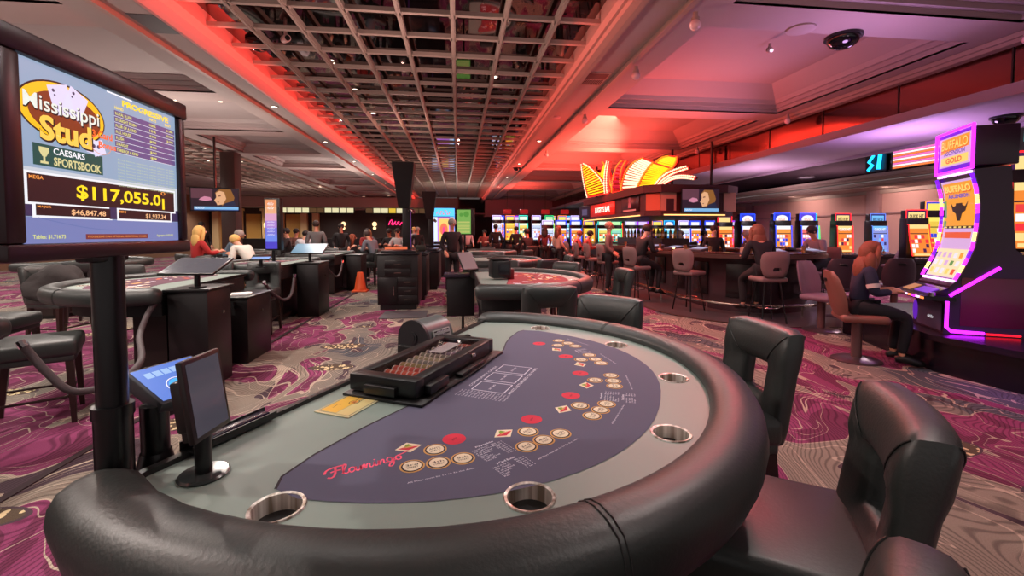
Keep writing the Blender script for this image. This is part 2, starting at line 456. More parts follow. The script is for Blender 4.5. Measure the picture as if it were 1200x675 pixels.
# ================================================================ CARD TABLES
def sup(a, b_, v0, n, t):
    """superellipse point, t from 0 (right, v=v0) to pi (left)"""
    c, s_ = math.cos(t), math.sin(t)
    return (a*math.copysign(abs(c)**(2/n), c), v0+b_*abs(s_)**(2/n))
U0 = .025
def rail_path(a, b_, v0, n, k=44, vend=-.03):
    pts = [(a-.045, vend), (a-.012, (v0+vend)/2)]
    pts += [sup(a, b_, v0, n, PI*i/k) for i in range(k+1)]
    pts += [(-a+.012, (v0+vend)/2), (-a+.045, vend)]
    return [(p[0]+U0, p[1]) for p in pts]
def fill_with_holes(b, outer, holes, z):
    es = []
    for loop in [outer]+holes:
        vs = [b.V((*p, z)) for p in loop]
        for i in range(len(vs)): es.append(b.bm.edges.new((vs[i], vs[(i+1) % len(vs)])))
    r = bmesh.ops.triangle_fill(b.bm, use_beauty=True, use_dissolve=False, edges=es, normal=(0, 0, 1))
    for g in r['geom']:
        if isinstance(g, bmesh.types.BMFace): g.material_index = b.cur; g.smooth = False
FELT = mat('sage_vinyl', (.51, .575, .545), .45, spec=.4)
NAVY = mat('slate_blue_felt', (.33, .33, .42), .8)
CREAMP = mat('cream_print', (.90, .85, .74), .8)
GOLDP = mat('gold_print', (.80, .62, .36), .8)
DARKP = mat('dark_print', (.14, .10, .14), .8)
REDP = mat('red_print', (.80, .12, .24), .7)
PINKP = mat('pink_print', (.98, .36, .50), .7)
WHITEP = mat('white_print', (.86, .86, .92), .8)
GREENP = mat('green_print', (.48, .62, .16), .8)
CUPM = mat('brushed_steel_reflections', (.80, .76, .70), .38, .55)
nt_ = CUPM.node_tree; tc_ = nt_.nodes.new('ShaderNodeTexCoord'); mp_ = nt_.nodes.new('ShaderNodeMapping'); mp_.inputs['Scale'].default_value = (55, 55, 2)
no_ = nt_.nodes.new('ShaderNodeTexNoise'); no_.inputs['Scale'].default_value = 1.; rp_ = nt_.nodes.new('ShaderNodeValToRGB'); rp_.color_ramp.elements[0].position = .38; rp_.color_ramp.elements[1].position = .66
rp_.color_ramp.elements[0].color = (.30, .24, .19, 1); rp_.color_ramp.elements[1].color = (.95, .92, .86, 1)  # vertical reflection streaks painted into the steel colour
nt_.links.new(tc_.outputs['Object'], mp_.inputs[0]); nt_.links.new(mp_.outputs[0], no_.inputs['Vector']); nt_.links.new(no_.outputs['Fac'], rp_.inputs[0]); nt_.links.new(rp_.outputs[0], nt_.nodes['Principled BSDF'].inputs['Base Color'])
CUPS = [(-.845, .33), (-.640, .775), (-.240, 1.035), (.240, 1.035), (.655, .775), (.885, .33)]
TZ = .92
def L2(p): return (p[0], -p[1])            # (u along the back edge, v towards the players) -> local xy
def make_table(name, label, cat_, loc, rz, group, layout='navy', printed=True):
    t = thing(name, label, cat_, loc, rz, group)
    inner = [L2(p) for p in rail_path(.955, .95, .20, 2.1)]
    outer = [(-1.02, .0), (1.02, .0)]
    poly = inner
    # the top with its cup openings
    b = B().m(FELT)
    holes = [[(u+.046*math.cos(2*PI*i/28), -v+.046*math.sin(2*PI*i/28)) for i in range(28)] for u, v in CUPS]
    fill_with_holes(b, poly, holes, TZ)
    n = len(poly)
    for i in range(n):
        p, q = poly[i], poly[(i+1) % n]
        b.poly([(p[0], p[1], TZ), (p[0], p[1], TZ-.03), (q[0], q[1], TZ-.03), (q[0], q[1], TZ)])
    b.m(BLACK).box((U0, .038, TZ-.005), (1.80, .02, .034))
    b.done('tabletop', None, t, sharp=30)
    # the printed layout
    lay = B().m({'navy': NAVY, 'red': mat('red_layout', (.55, .16, .20), .8), 'plum': mat('plum_layout', (.34, .17, .25), .8)}[layout])
    a_, bb, vv = .83, .905, .095
    fr = [sup(a_, bb, vv, 2.25, PI*i/40) for i in range(41)]
    fr = [p for p in fr if p[1] > .27]
    back = [(-.80, .275), (-.76, .248), (-.66, .240), (-.50, .252), (-.25, .292), (-.08, .310), (.10, .322), (.26, .325), (.38, .310), (.50, .275), (.62, .252), (.76, .245), (.80, .262)]
    lp = [L2(p) for p in fr+back]
    lay.poly([(*p, TZ+.0012) for p in lp])
    lay.m(DARKP).strip([L2(p) for p in back], .006, TZ+.0016)
    if printed:
        z1, z2, z3 = TZ+.0018, TZ+.0022, TZ+.0026
        def circ(u, v, r):
            c = (*L2((u, v)),)
            lay.m(GOLDP).disc((*c, z1), r*1.0, 28); lay.m(DARKP).disc((*c, z2), r*.86, 28)
            lay.m(CREAMP).disc((*c, z3), r*.74, 28)
        reds = [(-.472, .515), (-.287, .663), (-.066, .725), (.17, .706), (.376, .599), (.546, .428)]
        bets = [[(-.624, .489), (-.590, .537), (-.552, .581), (-.538, .498)], [(-.445, .702), (-.397, .732), (-.346, .763), (-.365, .679)],
                [(-.203, .82), (-.151, .835), (-.098, .845), (-.14, .771)], [(.074, .846), (.126, .834), (.185, .818), (.112, .772)],
                [(.33, .758), (.376, .727), (.432, .69), (.349, .671)], [(.560, .60), (.600, .555), (.635, .50), (.545, .52)]]
        dia = [(-.552, .431), (-.398, .622), (-.185, .729), (.048, .753), (.283, .682), (.47, .535)]
        for i, (u, v) in enumerate(reds):
            lay.m(REDP).disc((*L2((u, v)), z1), .030, 28)
            lay.m(DARKP).scrib(*L2((u, v)), .02, .006, z2)
            # direction from table focus to the spot
            ang = math.atan2(v-.05, u); dx, dy = math.cos(ang), -math.sin(ang)
            M0 = lay.M
            for j, (pu, pv) in enumerate(bets[i]):
                circ(pu, pv, .0285)
                lay.at(M0 @ Matrix.Translation((*L2((pu, pv)), z3+.0004)) @ Matrix.Rotation(math.atan2(dy, dx)+PI/2, 4, 'Z'))
                lay.m(DARKP).text(['3rd', '4th', '5th', 'ANTE'][j], 0, .004, .028, .009, 0); lay.text('STREET' if j < 3 else 'BET', 0, -.007, .026, .006, 0)
                lay.at(M0)
            pu, pv = dia[i]
            lay.at(M0 @ Matrix.Translation((*L2((pu, pv)), z1)) @ Matrix.Rotation(math.atan2(dy, dx)+PI/2, 4, 'Z'))
            s_ = .033
            lay.m(CREAMP).poly([(-s_, 0, 0), (0, -s_*.8, 0), (s_, 0, 0), (0, s_*.8, 0)])
            lay.m(REDP).poly([(-s_*.8, 0, .0004), (-s_*.1, -s_*.45, .0004), (s_*.8, -.004, .0004), (0, .006, .0004)])
            lay.m(GREENP).poly([(-s_*.3, .004, .0008), (s_*.3, .004, .0008), (s_*.1, s_*.5, .0008), (-s_*.12, s_*.45, .0008)])
            lay.m(GOLDP).poly([(-s_*.5, -.002, .0009), (s_*.4, -.003, .0009), (.1*s_, .005, .0009)])
            # thin caption under the bets
            c = bets[i][1]
            lay.at(M0 @ Matrix.Translation((*L2((c[0]*1.075, c[1]*1.065)), z1)) @ Matrix.Rotation(math.atan2(dy, dx)+PI/2, 4, 'Z'))
            lay.m(WHITEP).text('All Plays must be 1x to 3x the Ante', 0, 0, .15, .007, 0)
            lay.at(M0)
        # paytables
        def paytable(u, v, w, rot, head, rows, w2):
            M0 = lay.M
            lay.at(M0 @ Matrix.Translation((*L2((u, v)), z1)) @ Matrix.Rotation(rot, 4, 'Z'))
            kk = w/.13
            lay.m(WHITEP).text(head, 0, .040, w*.6, .008, 0, bold=.02)
            for k, (l, r_) in enumerate(rows):
                lay.text(l, -w/2, .028-k*.0082, len(l)*.0062*kk, .0055, 0, align='L'); lay.text(r_, w/2-len(r_)*.006*kk, .028-k*.0082, len(r_)*.006*kk, .0055, 0, align='L')
            lay.at(M0)
        P1 = [('Royal Flush', '500 to 1'), ('Straight Flush', '100 to 1'), ('4 of a Kind', '40 to 1'), ('Full House', '10 to 1'), ('Flush', '6 to 1'), ('Straight', '4 to 1'), ('3 of a Kind', '3 to 1'), ('Two Pair', '2 to 1'), ('Pair Jacks', '1 to 1')]
        P2 = [('Mini Royal', '50 to 1'), ('Str. Flush', '40 to 1'), ('3 of a Kind', '30 to 1'), ('Straight', '6 to 1'), ('Flush', '3 to 1'), ('Pair', '1 to 1')]
        r1 = math.atan2(-.78, -.47)+PI/2
        paytable(-.492, .634, .088, r1, 'Paytable', P1[:8], 0); paytable(-.545, .712, .088, r1, '3 Card Bonus', P2, 0)
        r2 = math.atan2(-.80, .10)+PI/2
        paytable(-.025, .858, .085, r2, 'Paytable', P1[:6], 0); paytable(-.018, .925, .085, r2, '3 Card Bonus', P2[:4], 0)
        paytable(.495, .660, .075, math.atan2(-.6, .45)+PI/2, 'Paytable', P1[:6], 0)
        # dealer's card boxes (community cards)
        M0 = lay.M
        lay.at(M0 @ Matrix.Translation((*L2((.02, .455)), z1)))
        lay.m(WHITEP)
        for k in range(3):
            x = -.105+k*.105
            for (p, q) in (((x-.043, -.058), (x+.043, -.058)), ((x+.043, -.058), (x+.043, .058)), ((x+.043, .058), (x-.043, .058)), ((x-.043, .058), (x-.043, -.058))):
                lay.strip([p, q], .0035, 0)
            lay.text(('3RD CARD', '4TH CARD', '5TH CARD')[k], x, .0, .05, .008, .0003)
        lay.text('ANTE RETURNED ON PAIRS', 0, -.078, .30, .012, 0); lay.text('COMMUNITY CARDS', 0, .078, .24, .011, 0)
        for k in range(15):
            lay.text(('Pair 6s - 10s push', 'Pair of Jacks 1:1', 'Two Pair 2:1')[k % 3], -.185-.0001, .085-k*.012, .055, .007, 0)
        lay.at(M0)
        # pink script word
        script = {'F1': [(0, .18), (.05, .30), (.16, .36), (.30, .38), (.44, .37)], 'F2': [(.24, .37), (.22, .20), (.17, .04), (.10, -.02), (.04, .02)], 'F3': [(.12, .19), (.22, .22), (.33, .21)],
                  'l': [(.33, .02), (.40, .20), (.46, .36), (.42, .40), (.38, .28), (.36, .08), (.40, .0), (.47, .06)],
                  'a': [(.60, .17), (.53, .20), (.47, .10), (.50, .0), (.57, .05), (.62, .18), (.60, .05), (.64, .0), (.69, .06)],
                  'm': [(.69, .06), (.72, .18), (.70, .0), (.76, .15), (.80, .18), (.79, .0), (.85, .16), (.90, .17), (.88, .03), (.92, .0), (.97, .06)],
                  'i': [(.97, .06), (1.01, .18), (.99, .04), (1.02, .0), (1.07, .07)],
                  'n': [(1.07, .07), (1.10, .18), (1.08, .0), (1.15, .16), (1.20, .17), (1.18, .03), (1.22, .0), (1.27, .07)],
                  'g': [(1.38, .17), (1.31, .20), (1.26, .10), (1.30, .0), (1.36, .06), (1.40, .18), (1.37, -.05), (1.30, -.18), (1.24, -.16), (1.30, -.05), (1.44, .05)],
                  'o': [(1.50, .19), (1.45, .12), (1.47, .01), (1.54, .02), (1.57, .12), (1.52, .19), (1.60, .21), (1.78, .27)]}
        def smooth(ps, k=5):
            out = []
            for i in range(len(ps)-1):
                p0 = ps[max(i-1, 0)]; p1 = ps[i]; p2 = ps[i+1]; p3 = ps[min(i+2, len(ps)-1)]
                for j in range(k):
                    t_ = j/k
                    out.append(tuple(.5*((2*p1[c])+(-p0[c]+p2[c])*t_+(2*p0[c]-5*p1[c]+4*p2[c]-p3[c])*t_*t_+(-p0[c]+3*p1[c]-3*p2[c]+p3[c])*t_**3) for c in (0, 1)))
            return out+[ps[-1]]
        lay.at(M0 @ Matrix.Translation((*L2((-.735, .345)), z1)) @ Matrix.Rotation(R(-38), 4, 'Z') @ Matrix.Scale(.107, 4))
        lay.m(PINKP)
        for k_, ps in script.items(): lay.strip(smooth(ps), .05 if k_[0] == 'F' else .036, 0)
        lay.disc((1.03, .27, 0), .022, 10)
        lay.at(M0)
    else:
        for k in range(60):
            a = random.uniform(.15, PI-.15); r_ = random.uniform(.5, .93)
            u, v = sup(a_*r_, bb*r_, vv, 2.25, a)
            if v < .33: continue
            lay.m(random.choice([CREAMP, WHITEP, GOLDP, mat('orange_print', (.75, .30, .12), .8), DARKP]))
            w_ = random.uniform(.02, .06)
            lay.at(Matrix.Translation((*L2((u, v)), TZ+.002+k*.00002)) @ Matrix.Rotation(a-PI/2, 4, 'Z')).rect(-w_, -w_*.35, w_, w_*.35)
            lay.at(Matrix.Identity(4))
    lay.done('felt_layout', None, t, sharp=None, fixn=False)
    # padded arm rail
    b = B().m(LEATHER)
    ct = rail_path(1.022, 1.018, .20, 2.1)
    prof = [(-.070, -.004), (-.076, .014), (-.066, .030), (-.045, .043), (-.015, .050), (.02, .047), (.050, .034), (.066, .010), (.072, -.022), (.067, -.058), (.055, -.086), (.02, -.098), (-.05, -.098), (-.07, -.06)]
    rings = []
    P = [L2(p) for p in ct]
    for i, p in enumerate(P):
        a = Vector(P[max(0, i-1)]); c = Vector(P[min(len(P)-1, i+1)]); d = (c-a).normalized()
        nrm = Vector((d.y, -d.x)); nrm = nrm if nrm.dot(Vector(p)-Vector((0, -.1))) > 0 else -nrm
        rings.append([b.V((p[0]+nrm.x*o, p[1]+nrm.y*o, TZ+z)) for o, z in prof])
    ends = []
    for e, i in ((0, 0), (1, -1)):
        s_ = 1 if P[i][0] > 0 else -1
        c = Vector((P[i][0], P[i][1]))
        capr = []
        for k, (sc, dy) in enumerate(((.93, .030), (.75, .052), (.45, .066), (.12, .07))):
            cz = TZ-.024
            capr.append([b.V((c.x+s_*o*sc, c.y+dy, cz+(TZ+z-cz)*sc)) for o, z in prof])
        ends.append(capr)
    allr = list(reversed(ends[0]))+rings+ends[1]
    b.loft(allr, True, True)
    b.done('padded_rail', None, t, sharp=70)
    # welted seams of the rail
    for q in (9, 35):
        b = B().m(LEATHER2)
        p = Vector(P[q]); d = (Vector(P[q+1])-Vector(P[q-1])).normalized(); nrm = Vector((d.y, -d.x)); nrm = nrm if nrm.dot(p) > 0 else -nrm
        for s_ in (-.006, .006):
            b.tube([(p.x+d.x*s_+nrm.x*o*1.003, p.y+d.y*s_+nrm.y*o*1.003, TZ+z+.0008) for o, z in prof[1:11]], .0016, 6)
        b.done('rail_seam', None, t)
    # steel cup holders
    for u, v in CUPS:
        b = B()
        c = (*L2((u, v)), TZ)
        b.lathe([(.043, -.085), (.0445, -.004), (.0455, .002), (.0515, .0035), (.053, .001), (.053, -.001), (.047, -.0015)], c, 40)
        b.disc((c[0], c[1], TZ-.085), .0425, 32)
        b.done('cup_holder', CUPM, t, sharp=40, fixn=False)
    # apron and pedestal body
    b = B().m(MATTE)
    ap = [L2((p[0]*.93, p[1]*.93)) for p in rail_path(.955, .95, .20, 2.1, 24)]
    b.prism(ap, TZ-.22, TZ-.031)
    b.done('apron', None, t)
    b = B().m(mat('table_body_wood', (.13, .08, .07), .4))
    b.prism([L2(p) for p in ((-.72, .02), (.72, .02), (.72, .30), (.35, .52), (-.35, .52), (-.72, .30))], .06, TZ-.20)
    b.m(BLACKM).prism([L2(p) for p in ((-.68, .04), (.68, .04), (.68, .28), (.33, .48), (-.33, .48), (-.68, .28))], 0, .06)
    b.m(BLACKM)
    for x in (-.36, .36): b.box((x, -.015, .42), (.66, .012, .62))
    b.done('pedestal_body', None, t)
    return t
GT = 'card tables of the pit'
main_table = make_table('card_table', 'large foreground half-round card table with slate blue felt layout and pink script word', 'card table', (-.2505, 1.7845, 0), R(62.39), None)
table2 = make_table('card_table', 'half-round card table with red layout, standing directly beyond the blue one', 'card table', (.25, 5.1, 0), R(90), GT, 'red', False)
tl = [('card_table', (-2.72, 5.25), -88, 'card table with plum layout beyond the tall lit sign', 1.12),
      ('card_table', (-2.85, 8.35), -90, 'dark card table on the left of the aisle below the slim advert totem', 1.0),
      ('card_table', (-2.9, 11.6), -90, 'card table on the left of the aisle beside the orange cone', 1.0)]
tblL = make_table('card_table', tl[0][3], 'card table', (-2.72, 5.2, 0), R(-88), GT, 'plum', False)
dup(tblL, (-2.85, 8.35, 0), R(-90), tl[1][3], scale=1.0)
dup(tblL, (-2.9, 11.6, 0), R(-90), tl[2][3], scale=1.0)
dup(table2, (.35, 8.6, 0), R(90), 'second red card table on the right of the aisle, behind the nearer red one')
dup(table2, (.35, 12.4, 0), R(90), 'far red card table on the right of the aisle near the green menu screen')
dup(tblL, (-7.15, 9.0, 0), R(95), 'card table in the second row at far left under the hanging television', scale=1.0)
dup(tblL, (-6.6, 13.2, 0), R(90), 'card table in the second row ringed by the seated crowd', scale=1.0)

# ================================================================ LEATHER CHAIRS
def make_chair(name, label, loc, rz, group):
    t = thing(name, label, 'chair', loc, rz, group)
    b = B().m(LEATHER)
    # back: a ring of padding round a square opening; local front is +y
    zo0, zo1, W0 = .50, 1.015, .235
    oc = [(-W0, zo0), (W0, zo0), (W0, zo1), (-W0, zo1)]
    ic = [(-.075, .70), (.075, .70), (.080, .835), (-.080, .835)]
    K = 8; NS = 14
    def yoff(x, z): return -.235-(z-.5)*.16+abs(x)**2*.55
    loops = []
    for k in range(2*NS):
        ph = k/(2*NS)*2*PI
        s_ = .5-.5*math.cos(ph)          # 0 outer .. 1 inner .. 0 outer
        side = math.sin(ph)
        th = .050*abs(side)**.55*math.copysign(1, side)
        loop = []
        for e in range(4):
            o0, o1, i0, i1 = oc[e], oc[(e+1) % 4], ic[e], ic[(e+1) % 4]
            for j in range(K):
                f = j/K
                ox, oz = o0[0]+(o1[0]-o0[0])*f, o0[1]+(o1[1]-o0[1])*f
                # round the outer corners a little
                d = min(f, 1-f)*2*W0
                rr = max(0, 1-d/.05)*.012
                ox -= math.copysign(rr, ox); oz -= math.copysign(rr, oz-.75)
                ix, iz = i0[0]+(i1[0]-i0[0])*f, i0[1]+(i1[1]-i0[1])*f
                x, z = ox+(ix-ox)*s_, oz+(iz-oz)*s_
                bulge = 1.0+(.30 if z > .86 else 0)*(1 if side > 0 else .6)
                loop.append(b.V((x, yoff(x, z)+th*bulge, z)))
        loops.append(loop)
    for a, c in zip(loops, loops[1:]+loops[:1]):
        n = len(a)
        for i in range(n): b.F([a[i], a[(i+1) % n], c[(i+1) % n], c[i]])
    # piping along the mitred seams
    b.m(LEATHER2)
    for e in (2, 3):
        for rng in (range(2, NS-1), range(NS+2, 2*NS-1)):
            b.tube([loops[k][e*K].co+Vector((0, .0015 if k < NS else -.0015, 0)) for k in rng], .0022, 5)
    b.done('backrest', None, t, sharp=50)
    b = B(); b.box((0, .02, .575), (.49, .50, .13), bev=.035, seg=3); b.box((0, .02, .50), (.46, .46, .05), bev=.01)
    b.done('seat', LEATHER, t, sharp=50)
    for sx in (-1, 1):
        for sy in (-1, 1):
            b = B(); p0 = (sx*.20, .02+sy*.20, .48); p1 = (sx*.225, .02+sy*(.215 if sy > 0 else .25), 0.)
            P0, P1 = Vector(p0), Vector(p1); X, Y = Vector((1, 0, 0)), Vector((0, 1, 0))
            r0 = [b.V(P0+X*a*.024+Y*c*.024) for a, c in ((-1, -1), (1, -1), (1, 1), (-1, 1))]
            r1 = [b.V(P1+X*a*.015+Y*c*.015) for a, c in ((-1, -1), (1, -1), (1, 1), (-1, 1))]
            b.loft([r1, r0]); b.done('leg', WOOD, t, sharp=30)
    b = B(); b.tube([(-.21, .20, .2), (.21, .20, .2)], .011, 8); b.tube([(-.213, -.19, .2), (-.213, .2, .2)], .010, 8); b.tube([(.213, -.19, .2), (.213, .2, .2)], .010, 8)
    b.done('stretcher', WOOD, t)
    return t
def face(dx, dy): return math.atan2(-dx, dy)      # rotation so that local +y points along (dx,dy)
GC = 'padded leather chairs at the card tables'
chair0 = make_chair('leather_chair', 'black leather chair with square back opening, standing at the right of the blue table', (1.19, 1.99, 0), face(-1, .02), GC)
def chair(x, y, dx, dy, label): return dup(chair0, (x, y, 0), face(dx, dy), label)
chair(.84, 2.74, -.70, -.72, 'black leather chair behind the far end of the blue table, back to the red-lit carpet')
chair(.90, 1.16, -.83, .55, 'large foreground leather chair seen side-on, red glow on its rounded top')
chair(.32, .66, -.55, .83, 'chair of which only the rounded top shows in the bottom right corner')
# round the second table
chair(.72, 3.86, -.1, 1, 'black leather chair with its back turned, between the two nearest right-hand tables')
chair(1.75, 5.25, -1, .0, 'side-on leather chair with red highlights near the bar stools')
chair(1.42, 6.35, -.75, -.7, 'grey-topped leather chair at the far right corner of the red table')
chair(.70, 6.75, -.15, -1, 'grey-topped leather chair behind the red table, seams shaped like a wedge')
chair(1.35, 7.55, -.6, .9, 'leather chair further back, angled away between two red tables')
chair(1.9, 8.6, -1, 0, 'leather chair on the bar side of the second red table')
chair(.85, 9.95, 0, -1, 'leather chair beyond the second red table')
chair(1.55, 11.4, -.7, .7, 'small distant leather chair before the third red table')
chair(.9, 13.7, -.1, -1, 'small distant leather chair behind the third red table')
# left side
chair(-3.25, 3.80, .85, .52, 'dark wooden-legged chair in front of the plum table, rope hanging by its legs')
chair(-4.55, 4.9, 1, .15, 'dark leather chair at the extreme left end of the plum table')
chair(-4.35, 6.45, .7, -.7, 'leather chair with red-lit inner edges behind the plum table, left of the post')
chair(-2.9, 6.85, .1, -1, 'long grey-topped leather chair behind the plum table, right of the post')
chair(-3.6, 6.95, .2, -1, 'grey-topped leather chair behind the plum table, next to the post')
chair(-4.3, 8.6, 1, 0, 'leather chair on the far side of the table below the advert totem')
chair(-4.3, 11.5, 1, .05, 'leather chair at the far side of the table beside the orange cone')
chair(-3.6, 13.1, .3, -1, 'leather chair behind the table beside the orange cone')
chair(-5.2, 9.3, -1, 0, 'leather chair on the aisle side of the second-row table')
chair(-5.9, 7.9, -.3, 1, 'leather chair at the near end of the second-row table')
# ================================================================ THINGS ON AND BY THE NEAR TABLE
MT = Matrix.Translation((-.2505, 1.7845, 0)) @ Matrix.Rotation(R(62.39), 4, 'Z')
def TW(u, v, z=TZ): return tuple(MT @ Vector((u, -v, z)))
TR = R(62.39)
# ---- tall lit sign on a post
S = thing('lit_sign', 'tall glowing progressive jackpot screen on a thick black post at left foreground', 'sign', (-.735, 1.03, 0))
b = B(); b.cyl((0, 0, .012), (0, 0, 1.42), .0275, n=28); b.cyl((0, 0, .012), (0, 0, 1.082), .0335, n=28); b.cyl((0, 0, 1.06), (0, 0, 1.085), .0365, n=28); b.cyl((0, 0, 1.395), (0, 0, 1.398), .0285, n=28)
b.done('post', BLACKM, S, sharp=40)
b = B(); b.cyl((0, 0, 0), (0, 0, .014), .095, n=32); b.done('base_plate', BLACKM, S, sharp=40)
b = B(); b.box((0, -.01, 1.44), (.035, .10, .10), bev=.006); b.done('mount_bracket', BLACKM, S)
RIMM = mat('sign_housing', (.16, .07, .09), .32)
b = B()
y0, y1, z0, z1 = .812, 1.219, 1.432, 1.739     # world extents of the lit screen
cy, cz = (y0+y1)/2-1.03, (z0+z1)/2
for yy, zz, dy, dz in ((cy, z0-.015, y1-y0+.07, .030), (cy, z1+.020, y1-y0+.07, .040), (y0-1.03-.018, cz, .035, z1-z0), (y1-1.03+.012, cz, .024, z1-z0)):
    b.box((.018, yy, zz), (.046, dy, dz), bev=.005)
b.box((-.002, cy, cz+.002), (.02, y1-y0+.06, z1-z0+.05), bev=.005)
b.done('housing', RIMM, S)
SX = .0305
b = B().at(frame((SX, y0-1.03, z0), (0, 1, 0), (0, 0, 1)))
w, h = y1-y0, z1-z0
def sy(Y): return Y-y0
def sz(Z): return Z-z0
b.m(emis('scr_sky', (.60, .69, .80), .95)).rect(0, 0, w, h)
b.m(emis('scr_base', (.49, .52, .74), .95)).rect(0, 0, w, .045, .0003)
b.m(emis('scr_silver', (.80, .82, .86), 1.)).rect(0, .046, w, .128, .0002)
b.m(emis('scr_slate', (.28, .22, .38), .8))
b.rect(0, .046, .022, .073, .0004); b.rect(.185, .046, .205, .073, .0006); b.rect(.378, .046, w, .073, .0004)
b.m(emis('scr_silver2', (.95, .95, .97), 1.05)); b.rect(.020, .044, .192, .072, .0005); b.rect(.205, .044, .382, .072, .0005)
b.rect(.008, .066, .398, .122, .00045)
b.m(emis('scr_maroon', (.24, .11, .12), .7)); b.rect(.013, .070, .393, .118, .0007); b.rect(.026, .048, .187, .067, .0008); b.rect(.210, .048, .377, .067, .0008)
YEL = emis('scr_yellow', (1., .86, .12), 1.15); ORA = emis('scr_orange', (1., .62, .28), 1.); WH = emis('scr_white', (.97, .96, .98), 1.1)
b.m(YEL).text('$117,055.0', .225, .093, .235, .030, .0010, bold=.025)
b.m(YEL).text('1', .352, .087, .008, .026, .0010, bold=.02); b.m(ORA).text('0', .352, .112, .016, .008, .0010)
b.m(ORA).text('MEGA', .029, .112, .026, .0065, .0010, bold=.02); b.text('MAJOR', .042, .0625, .026, .005, .0010, bold=.02); b.text('MINI', .221, .0625, .018, .005, .0010, bold=.02)
b.m(emis('scr_peach', (1., .76, .55), 1.)); b.text('$46,847.48', .135, .0555, .080, .012, .0011, bold=.02); b.text('$1,937.34', .325, .0555, .070, .012, .0011, bold=.02)
YG = emis('scr_pale_yellow', (.93, .93, .45), 1.)
b.m(YG).text('Tables: $1,716.73', .050, .011, .062, .008, .0008, bold=.01); b.text('Aggregate: $100,000', .355, .012, .060, .006, .0008)
b.m(emis('scr_rust', (.55, .25, .25), .8)).rect(.125, .006, .295, .016, .0006); b.m(ORA).text('PROGRESSIVE IS AN OPTIONAL ADDITIONAL WAGER', .21, .011, .16, .004, .0009)
# thin arcs on the base band
b.m(emis('scr_arc', (.42, .48, .72), .9)); b.strip([(.03+.012*k, .044-.02*math.sin(k/14*1.57)) for k in range(15)], .0012, .0006)
# oval badge
def ell(cx, cy_, rx, ry, z, n=40): b.disc((cx, cy_, z), rx, n, ry)
ex, ey = .090, .233
b.m(emis('scr_dk', (.20, .09, .03), .6)); ell(ex, ey, .091, .053, .0008)
b.m(emis('scr_gold', (1., .75, .10), 1.1)); ell(ex, ey, .088, .050, .0010)
b.m(emis('scr_brown', (.60, .26, .10), .8)); ell(ex+.004, ey-.004, .075, .040, .0012)
# pair of playing cards behind the word
b.m(emis('scr_card', (.90, .86, .97), 1.05)); M0 = b.M
for a, x in ((18, .083), (-24, .112)):
    b.at(M0 @ Matrix.Translation((x, .255, .0014)) @ Matrix.Rotation(R(a), 4, 'Z')); b.rect(-.021, -.025, .021, .026)
    b.m(emis('scr_pip', (.35, .30, .45), .7)); b.disc((-.011, .017, .0003), .003, 10); b.disc((-.011, .009, .0003), .002, 10); b.m(emis('scr_card', (1, 1, 1), 1))
for a, x in ((-10, .150), (20, .163)):
    b.at(M0 @ Matrix.Translation((x, .183, .0016)) @ Matrix.Rotation(R(a), 4, 'Z')); b.rect(-.015, -.012, .015, .016)
    b.m(emis('scr_pip', (.35, .30, .45), .7)); b.disc((0, .004, .0003), .004, 10); b.m(emis('scr_card', (1, 1, 1), 1))
b.at(M0)
DKT = emis('scr_text_shadow', (.16, .10, .10), .5)
b.m(DKT).text('Mississippi', .0895, .2345, .158, .037, .0018, bold=.03); b.m(emis('scr_letter', (.93, .94, .90), 1.05)).text('Mississippi', .088, .236, .155, .034, .0020, bold=.012)
b.m(DKT).text('Stud', .093, .197, .112, .046, .0022, bold=.06); b.m(emis('scr_gold2', (1., .80, .33), 1.1)).text('Stud', .0915, .199, .108, .043, .0024, bold=.035)
b.m(emis('scr_red_or', (1., .42, .16), 1.1)).text('3 Card', .172, .212, .05, .014, .0026, bold=.03); b.text('Bonus', .184, .193, .045, .013, .0026, bold=.03)
b.m(emis('scr_swirl', (.95, .62, .50), 1.)).strip([(.168+.026*math.cos(t/3.), .192+.018*math.sin(t/3.)) for t in range(2, 20)], .0014, .0025)
# sportsbook plaque
b.m(emis('scr_green', (.10, .36, .33), .75)).rect(.025, .133, .172, .170, .0008)
b.m(emis('scr_beige', (.88, .84, .60), 1.)); b.poly([(.036, .165, .001), (.036, .158, .001), (.042, .149, .001), (.049, .149, .001), (.055, .158, .001), (.055, .165, .001)]); b.rect(.0435, .141, .0475, .150, .001); b.rect(.038, .137, .053, .141, .001)
b.m(WH).text('CAESARS', .0965, .1615, .066, .0115, .001, bold=.02); b.m(emis('scr_beige', (.9, .85, .6), 1)).text('SPORTSBOOK', .1155, .1435, .104, .0155, .001, bold=.03)
# progressive table
b.m(YEL).text('PROGRESSIVE', .305, .292, .150, .013, .001, bold=.04); b.text('HAND', .221, .278, .024, .006, .001, bold=.02); b.text('PAYS', .325, .279, .022, .006, .001, bold=.02); b.text('ENVY', .378, .279, .022, .006, .001, bold=.02)
rows = ['ROYAL FLUSH', 'STRAIGHT FLUSH', 'FOUR OF A KIND', 'FULL HOUSE', 'FLUSH', 'STRAIGHT', 'THREE OF A KIND']
for k, r_ in enumerate(rows):
    zz = .266-k*.0125
    b.m(emis('scr_violet', (.44, .36, .58), .85)).rect(.207, zz-.0055, .402, zz+.0058, .0008)
    b.m(WH).rect(.207, zz-.0063, .402, zz-.0056, .0009)
    b.m(YG).text(r_, .210, zz, len(r_)*.0042, .0062, .001, align='L', bold=.02); b.text(('100%', '10%', '$300', '$50', '$40', '$30', '$9')[k], .312, zz, .022, .0055, .001, align='L', bold=.02)
    if k < 3: b.text(('$1,000', '$300', '$100')[k], .372, zz, .024, .0055, .001, align='L', bold=.02)
b.m(emis('scr_faint', (.78, .82, .66), 1.))
